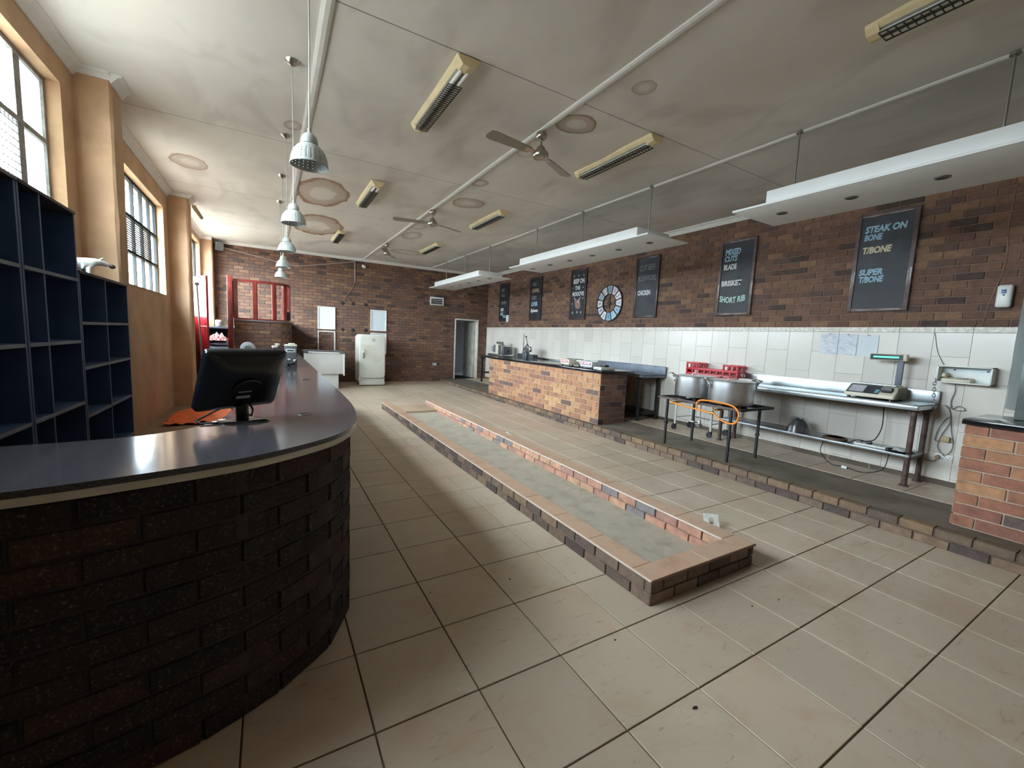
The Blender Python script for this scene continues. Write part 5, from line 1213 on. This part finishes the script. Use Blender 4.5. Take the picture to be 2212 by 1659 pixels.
b = MB(); b.sphere((0, .0, .03), .06, 14, 8, (.9, 1.2, .45)); b.v = [(x * (1 + .25 * noise.noise((x * 30, y * 30, z * 30))), y * (1 + .25 * noise.noise((y * 30, x * 30, 3))), max(.008, z + .02 * noise.noise((x * 25, y * 25, 7)))) for x, y, z in b.v]; b.build('crumpled_film', mat('pale crumpled film', (176, 178, 176), .35), bt, smooth=60)
pg = thing('floor_plug', 'white plug on a looping black cable on the platform under the shelf', 'plug', (6.28, 2.3, ZP + .002))
MB().box(-.025, .025, -.03, .03, 0, .03).build('plug_body', WHITEMETAL, pg, bevel=.006)
MB().tube(catmull([(-.02, .25, .32), (-.03, .27, .15), (-.02, .15, .02), (0, .03, .015)], 6), .005, 8).build('cord', BLACKCABLE, pg, smooth=60); MB().tube(catmull([(0, -.03, .015), (-.02, -.2, .01), (-.03, -.38, .1), (-.02, -.42, .32)], 6), .005, 8).build('cord', BLACKCABLE, pg, smooth=60)

# ---------------------------------------------------------------- gas cooker stand with two big pots
gs = thing('gas_stand', 'low black iron gas burner stand with thin legs on the platform edge', 'stand', (5.36, 3.58, ZP)); ZG = .7
MB().box(-.37, .37, -.64, -.6, ZG - .03, ZG).build('side_bar', BLACKIRON, gs); MB().box(-.37, .37, .6, .64, ZG - .03, ZG).build('side_bar', BLACKIRON, gs)
MB().box(-.37, -.33, -.6, .6, ZG - .03, ZG).build('front_bar', RUSTY, gs); MB().box(.33, .37, -.6, .6, ZG - .03, ZG).build('back_bar', BLACKIRON, gs); MB().box(-.33, .33, -.02, .02, ZG - .03, ZG).build('cross_bar', BLACKIRON, gs)
for x, y in ((-.34, -.5), (.26, -.52), (-.31, .5), (.27, .47)): MB().box(x - .014, x + .014, y - .014, y + .014, 0, ZG - .02).box(x - .02, x + .02, y - .02, y + .02, .3, .33).build('leg', BLACKIRON, gs)
for y in (-.32, .33):
    bn = MB(); ring(bn, .1, .16, ZG - .07, ZG - .03, 32); bn.box(-.33, .33, y * 0 - .012, .012, ZG - .03, ZG - .012)
    bn.v = [(x, yy_ + y, z) for x, yy_, z in bn.v]; bu = bn.build('burner', BLACKIRON, gs)
    MB().cyl((-.16, y, ZG - .05), (-.42, y, ZG - .055), .014, .014, 12).cyl((-.4, y - .03, ZG - .055), (-.4, y + .03, ZG - .055), .01, .01, 10).build('gas_valve', mat('brass', (200, 150, 80), .3, .9), bu, smooth=40)
    for k in range(4):
        a = PI / 4 + k * PI / 2; MB().box(.08, .3, -.006, .006, ZG - .025, ZG + .012, Matrix.Translation((0, y, 0)) @ Matrix.Rotation(a, 4, 'Z')).build('pan_support', BLACKIRON, bu)
ho = thing('gas_hose', 'orange rubber gas hose looping over the front of the burner stand', 'hose', (4.94, 3.4, ZP + ZG))
MB().tube(catmull([(.0, .5, -.055), (-.0, .3, -.075), (-.01, .05, -.09), (-.0, -.1, -.1)], 8), .011, 10).tube(catmull([(-.0, -.14, -.1), (-.02, -.21, -.14), (-.03, -.33, -.18), (-.04, -.45, -.165), (-.04, -.49, -.06), (-.02, -.42, .025), (.0, -.25, .05), (.02, .05, .045), (.02, .13, .0), (.01, .13, -.08)], 8), .011, 10).build('rubber_hose', mat('orange rubber hose', (240, 136, 28), .4, var=.05), ho, smooth=60)
for y in (.52, -.11): MB().cyl((0, y - .03, -.06 if y > 0 else -.1), (0, y + .03, -.055 if y > 0 else -.1), .017, .017, 12).build('brass_joint', mat('brass', (200, 150, 80), .3, .9), ho, smooth=40)
rg = thing('gas_regulator', 'silver gas regulator hanging under the burner stand', 'regulator', (5.32, 3.72, ZP + .3))
MB().lathe([(.02, 0), (.045, .01), (.05, .03), (.03, .045), (.02, .06), (.02, .1)], 20).build('regulator_body', ALU, rg, smooth=40); MB().cyl((0, 0, .05), (-.1, .05, .08), .012, .012, 10).cyl((-.1, .02, .08), (-.1, .08, .08), .014, .014, 10).build('valve_pipe', ALU, rg, smooth=40); MB().cyl((0, 0, .1), (0, 0, .345), .009, .009, 8).build('pipe', ALU, rg, smooth=40)
def pot(loc, rot, label):
    t = thing('cooking_pot', label, 'pot', loc, rot, 'big aluminium pots on the gas stand'); r, h = .275, .3
    MB().lathe([(.001, 0), (r - .025, 0), (r - .006, .008), (r, .03), (r, h - .012), (r + .008, h - .006), (r + .008, h), (r - .004, h), (r - .006, .02), (.001, .012)], 56).build('pot_body', ALU, t, smooth=35)
    ld = MB().lathe([(r + .002, h), (r + .01, h + .003), (r + .006, h + .007), (r - .03, h + .012), (.001, h + .02)], 56).build('lid', ALU, t, smooth=35)
    MB().tube([(-.05, 0, h + .016), (-.045, 0, h + .04), (-.02, 0, h + .052), (.02, 0, h + .052), (.045, 0, h + .04), (.05, 0, h + .016)], .006, 8).build('lid_handle', CHROME, ld, smooth=60)
    for s in (-1, 1):
        hn = MB().tube(catmull([(s * r, -.075, h - .075), (s * (r + .012), -.075, h - .03), (s * (r + .05), -.07, h + .012), (s * (r + .085), -.04, h + .022), (s * (r + .085), .04, h + .022), (s * (r + .05), .07, h + .012), (s * (r + .012), .075, h - .03), (s * r, .075, h - .075)], 5), .009, 10).build('handle', CHROME, t, smooth=60)
        for y in (-.075, .075):
            MB().box(s * (r - .002), s * (r + .01), y - .014, y + .014, h - .1, h - .04).build('bracket', CHROME, hn, bevel=.003)
    return t
pot((5.46, 3.95, ZP + ZG + .012), 2.1, 'big aluminium cooking pot, the farther of two on the gas stand')
pot((5.32, 3.3, ZP + ZG + .012), 2.1 + .35, 'big aluminium cooking pot, the nearer of two on the gas stand')

# trolley and red crate behind the stand
ty = thing('trolley', 'white tube trolley on black castors behind the gas stand', 'trolley', (6.3, 4.39, ZP)); WT = mat('chipped white tube', (214, 212, 206), .5, var=.1, scale=20)
for x in (-.21, .21):
    for y in (-.34, .34):
        MB().cyl((x, y, .1), (x, y, .9), .017, .017, 12).build('leg', WT, ty, smooth=40)
        cs = MB().box(x - .02, x + .02, y - .02, y + .03, .07, .105).build('castor_fork', BLACKIRON, ty); MB().cyl((x - .014, y + .02, .045), (x + .014, y + .02, .045), .045, .045, 20).build('wheel', BLACKPL, cs, smooth=40)
MB().box(-.23, .23, -.36, .36, .895, .925).build('shelf_top', STEELD, ty, bevel=.004)
for z in (.22,): MB().cyl((-.21, -.34, z), (-.21, .34, z), .008, .008, 8).cyl((.21, -.34, z), (.21, .34, z), .008, .008, 8).cyl((-.21, -.34, z), (.21, -.34, z), .008, .008, 8).cyl((-.21, .34, z), (.21, .34, z), .008, .008, 8).build('lower_rail', STEELD, ty, smooth=40)
cr = thing('red_crate', 'red plastic crate with raised slotted ends behind the pots', 'crate', (6.43, 4.32, ZP + .925)); RED = mat('red plastic', (186, 34, 46), .4, var=.1)
def crate_side(x0, x1):
    L2 = .47; hl, hh = .165, .255
    b = MB(); b.box(x0, x1, -L2, L2, 0, .08); b.box(x0, x1, -L2, L2, hl - .04, hl)
    for k in range(9): y = -L2 + (2 * L2 - .03) * k / 8; b.box(x0, x1, y, y + .03, .08, hl - .04)
    for y0, y1 in ((-L2, -L2 + .26), (L2 - .26, L2)):
        b.box(x0, x1, y0, y1, hh - .028, hh)
        for q in (0, .075, .155, .235): b.box(x0, x1, y0 + q, y0 + q + .025, hl, hh - .028)
    return b
crate_side(-.1, -.075).build('side_panel', RED, cr, bevel=.003); crate_side(.075, .1).build('side_panel', RED, cr, bevel=.003)
for y0, y1 in ((-.47, -.45), (.45, .47)): MB().box(-.075, .075, y0, y1, 0, .16).build('end_panel', RED, cr, bevel=.003)
MB().box(-.075, .075, -.45, .45, 0, .012).build('crate_floor', RED, cr)
tag(MB().box(6.12, 6.3, 3.5, 3.68, 1.09, 1.16).box(6.11, 6.31, 3.49, 3.69, 1.145, 1.165).build('small_carton', mat('pale carton', (206, 206, 200), .6), bevel=.004), 'small pale carton on the steel table beside the near pot', 'carton')

# ---------------------------------------------------------------- plastic strip curtain and dark doorway at the right edge
sg = thing('strip_curtain', 'clear plastic strip curtain on a rail over the dark opening at the right edge', 'curtain', (XW, .72, 0))
MB().box(-.05, -.02, -1.2, .42, 2.56, 2.62).build('rail', STEEL, sg, bevel=.003)
FILM2 = frosted_mat('milky plastic strip', (.62, .66, .66))
for k in range(6):
    y1 = .4 - k * .19; b = MB(); n = 20; vs = []
    for q in range(n + 1):
        z = 1.12 + (2.58 - 1.12) * q / n; w_ = .2
        for x, y in ((-.045, y1 - w_), (-.05, y1), (-.047, y1), (-.042, y1 - w_)): vs.append((x + .012 * noise.noise((z * 2.5, k * 3, y * 4)), y + .012 * noise.noise((z * 2, k, 2)), z))
    b.add(vs, [(q * 4 + a, q * 4 + (a + 1) % 4, (q + 1) * 4 + (a + 1) % 4, (q + 1) * 4 + a) for q in range(n) for a in range(4)]); b.build('strip', FILM2 if k == 0 else mat('grey green strip', (104, 114, 108), .25), sg, smooth=50)
gc = thing('grey_cabinet', 'grey green steel cabinet standing on the granite slab at the right edge', 'cabinet', (5.62, .9, PZT))
GGM = mat('grey green enamel', (92, 100, 96), .3, var=.1, scale=3)
MB().box(0, .24, -.6, 0, 0, .62).build('cabinet_body', GGM, gc, bevel=.006); MB().box(-.006, 0, -.56, -.04, .06, .56).build('side_panel', GGM, gc, bevel=.002)

# ---------------------------------------------------------------- back wall things
ENAM = mat('old cream enamel', (214, 216, 206), .3, var=.06, scale=3, dirt=(188, 176, 152), dscale=1.5)
fr = thing('refrigerator', 'vintage rounded cream refrigerator with a lever handle by the back wall', 'refrigerator', (2.53, 12.62, fz(12.6)))
W2, D_, Hf = .36, .3, 1.46
def rrect(w, d, r, n=6): return [(x, y) for x, y in rr(w, d, r, n)]
b = MB(); b.prism(rr(W2, Hf / 2 - .04, .1, 8), -.3, .26, Matrix.Translation((0, 0, Hf / 2 + .03)) @ Matrix(((1, 0, 0, 0), (0, 0, 1, 0), (0, 1, 0, 0), (0, 0, 0, 1)))); b.build('cabinet', ENAM, fr, smooth=40)
dr = MB(); dr.prism(rr(W2 - .004, Hf / 2 - .115, .1, 8), -.38, -.31, Matrix.Translation((0, 0, Hf / 2 + .1)) @ Matrix(((1, 0, 0, 0), (0, 0, 1, 0), (0, 1, 0, 0), (0, 0, 0, 1)))); dr = dr.build('door', ENAM, fr, bevel=.02, bseg=3)
MB().box(-W2 + .01, W2 - .01, -.37, -.3, .02, .135).build('plinth_panel', ENAM, fr, bevel=.008)
MB().tube(catmull([(-.25, -.385, .82), (-.25, -.42, .86), (-.24, -.425, .98), (-.235, -.4, 1.02)], 5), [.012] * 16, 8).box(-.27, -.23, -.39, -.378, .78, .92).build('handle', CHROME, dr, smooth=50)
ring(MB(), .03, .04, 0, .006, 28).build('badge', mat('badge grey', (150, 152, 146), .4, .4), dr, smooth=40).matrix_local = Matrix.Translation((.02, -.381, 1.3)) @ BWALL.to_matrix().to_4x4()
for x in (-.3, .3):
    for y in (-.3, .2): MB().cyl((x, y, 0), (x, y, .03), .02, .02, 10).build('foot', BLACKPL, fr)

fz_ = thing('chest_freezer', 'white island display freezer with a glass top left of the refrigerator', 'freezer', (1.22, 12.12, fz(12.1)))
PAN = mat('off white panel', (206, 208, 204), .45, var=.06, scale=3)
MB().box(-.47, .47, -.5, .5, .4, .96).build('tub', PAN, fz_, bevel=.01)
MB().box(-.34, .34, -.42, .42, 0, .4).build('machine_base', WHITEMETAL, fz_, bevel=.006)
for k in range(8): MB().box(-.1 + k * .022, -.088 + k * .022, -.424, -.42, .1, .25).build('vent_slot', GREYPL, fz_)
for x in (-.475, .475):
    for y in (-.505, .505): MB().box(x - .035 if x > 0 else x - .005, x + .005 if x > 0 else x + .035, y - .005, y + .005, .36, .95).build('corner_post', WHITEMETAL, fz_, bevel=.003)
MB().box(-.46, .46, -.516, -.5, .93, .975).box(-.46, .46, .5, .516, .93, .975).box(-.49, -.47, -.5, .5, .93, .975).box(.47, .49, -.5, .5, .93, .975).build('top_rail', STEEL, fz_, bevel=.003)
MB().box(-.3, .34, -.52, -.514, .935, .965).build('bumper_strip', WHITEMETAL, fz_)
for x in (-.49, .38): MB().box(x, x + .11, -.522, -.49, .93, .977).build('corner_cap', GREYPL, fz_, bevel=.004)
MB().box(-.45, .45, -.48, .48, .962, .968).build('glass_lid', mat('dark freezer glass', (70, 74, 76), .08), fz_); MB().box(-.45, .45, -.012, .012, .968, .98).build('lid_rail', STEELD, fz_)

def wb_frame(x0, x1, z0, z1, fill, label, name='whiteboard'):
    t = thing(name, label, 'board', ((x0 + x1) / 2, YB - .004, (z0 + z1) / 2), rot=BWALL, group='white boards on the back wall'); w_, h_ = (x1 - x0) / 2, (z1 - z0) / 2; e = .028
    AL = mat('white aluminium frame', (222, 220, 218), .4)
    for a, b_, c, d in ((-w_, -w_ + e, -h_, h_), (w_ - e, w_, -h_, h_), (-w_ + e, w_ - e, -h_, -h_ + e), (-w_ + e, w_ - e, h_ - e, h_)): MB().box(a, b_, c, d, 0, .025).build('frame_bar', AL, t)
    if fill: MB().box(-w_ + e, w_ - e, -h_ + e, h_ - e, .004, .012).build('panel', mat('pale blue white board', (214, 222, 226), .3, var=.03), t)
    return t
wb_frame(1.2, 1.665, 1.63, 2.27, True, 'white board on the back wall above the empty frame'); wb_frame(1.2, 1.665, .92, 1.58, False, 'empty white frame on the back wall behind the freezer', 'empty_frame')
wb_frame(2.655, 3.13, 1.65, 2.28, True, 'white board on the back wall above the refrigerator'); wb_frame(2.655, 3.135, .94, 1.585, True, 'white panel on the back wall half hidden by the refrigerator')
vt = thing('wall_vent', 'white louvred air vent high on the back wall', 'vent', (4.735, YB - .004, 2.7), rot=BWALL)
MB().box(-.225, -.2, -.13, .13, 0, .05).box(.2, .225, -.13, .13, 0, .05).box(-.2, .2, -.13, -.11, 0, .05).box(-.2, .2, .075, .13, 0, .05).build('vent_frame', WHITEMETAL, vt, bevel=.003)
MB().box(-.2, .2, -.11, .075, .002, .006).build('vent_back', BLACKPL, vt)
for k in range(3): MB().box(-.2, .2, -.0, .012, -.02, .03, Matrix.Translation((0, -.09 + k * .06, .022)) @ Matrix.Rotation(.5, 4, 'X')).build('slat', mat('grey slat', (186, 188, 188), .4), vt)
sk = thing('wall_socket', 'small white socket on the bricks left of the back door', 'socket', (4.715, YB - .003, .65), rot=BWALL)
MB().box(-.07, .07, -.04, .04, 0, .02).build('plate', WHITEMETAL, sk, bevel=.006); MB().box(-.05, -.02, -.015, .015, .02, .024).build('switch', GREYPL, sk); MB().box(.02, .04, -.01, .01, .02, .022).build('pin_hole', BLACKPL, sk)
COND = mat('pale conduit', (176, 164, 160), .5)
tag(MB().cyl((2.2, YB - .012, 3.64), (2.205, YB - .012, 3.03), .012, .012, 10).build('conduit', COND, smooth=40), 'short vertical white conduit on the back wall above the freezer', 'conduit')
tag(MB().tube(catmull([(-1.0, YB - .02, 3.57), (-.2, YB - .02, 3.44), (.5, YB - .02, 3.33), (.8, YB - .02, 3.34), (1.6, YB - .02, 3.5), (2.2, YB - .02, 3.63)], 5), .009, 8).build('wall_cable', COND, smooth=60), 'pale cable sagging across the top of the back wall', 'cable')
tag(MB().tube(catmull([(2.2, YB - .012, 3.03), (2.1, YB - .01, 2.8), (1.95, YB - .012, 2.6), (1.9, YB - .012, 2.5), (2.0, YB - .015, 2.42), (2.05, YB - .012, 2.52), (1.97, YB - .012, 2.6)], 6), .007, 8).build('loose_cable', mat('tan wire', (150, 120, 104), .7), smooth=60), 'loose curled wire end on the back wall between the boards', 'cable')
MARK = mat('black bracket stain', (40, 32, 30), .8)
k_ = 0
for x, z, lab in ((1.87, 2.41, 'upper left'), (2.16, 2.42, 'upper middle'), (2.52, 2.41, 'upper right'), (1.87, 1.64, 'lower left'), (2.16, 1.64, 'lower middle'), (2.52, 1.65, 'lower right')):
    o = MB().lathe([(.001, .008), (.02, .008), (.045, .004), (.055, 0)], 16).build('wall_plug', MARK, smooth=50); o.matrix_world = Matrix.Translation((x, YB - .001, z)) @ BWALL.to_matrix().to_4x4(); tag(o, 'round black fixing mark on the back wall bricks, ' + lab + ' of six', 'fixing', 'six fixing marks between the white boards')
# dome camera on the back wall, speaker, bullet camera on the column
dc = thing('dome_camera', 'small white camera under the cornice at the top of the back wall', 'camera', (2.42, YB - .03, 3.56))
MB().cyl((0, .025, 0), (0, -.03, -.03), .022, .018, 14).build('mount', WHITEMETAL, dc, smooth=40); MB().cyl((0, -.02, -.03), (.03, -.11, -.07), .04, .04, 18).build('camera_body', WHITEMETAL, dc, bevel=.006)
sp = thing('wall_speaker', 'grey box loudspeaker tilted in the far left ceiling corner', 'speaker', (-1.06, YB - .16, 3.58), .3)
o = MB().box(-.085, .085, -.07, .07, -.1, .1).build('cabinet', mat('grey speaker', (128, 130, 126), .6), sp, bevel=.01); o.rotation_euler = (.35, 0, 0); MB().box(-.065, .065, -.073, -.069, -.08, .08).build('grille', mat('speaker grille', (104, 106, 104), .8), o)
MB().box(-.02, .02, .0, .15, -.015, .015).build('bracket', BLACKIRON, sp)
bc2 = thing('bullet_camera', 'beige bullet security camera on the peach column', 'camera', (-1.15, 9.12, 3.6))
MB().cyl((0, 0, .03), (.05, .0, .03), .03, .028, 16).build('mount', BEIGEPL, bc2, smooth=40); MB().tube([(.04, 0, .03), (.07, .02, .0), (.08, .05, -.03)], .01, 8).build('arm', BEIGEPL, bc2, smooth=50)
o = MB().cyl((.07, .02, -.01), (.14, .3, -.13), .032, .032, 18).build('camera_body', mat('tan camera body', (170, 150, 118), .5), bc2, bevel=.004); MB().cyl((.14, .3, -.13), (.1415, .306, -.1325), .026, .026, 18).build('lens', BLACKPL, o, smooth=40)
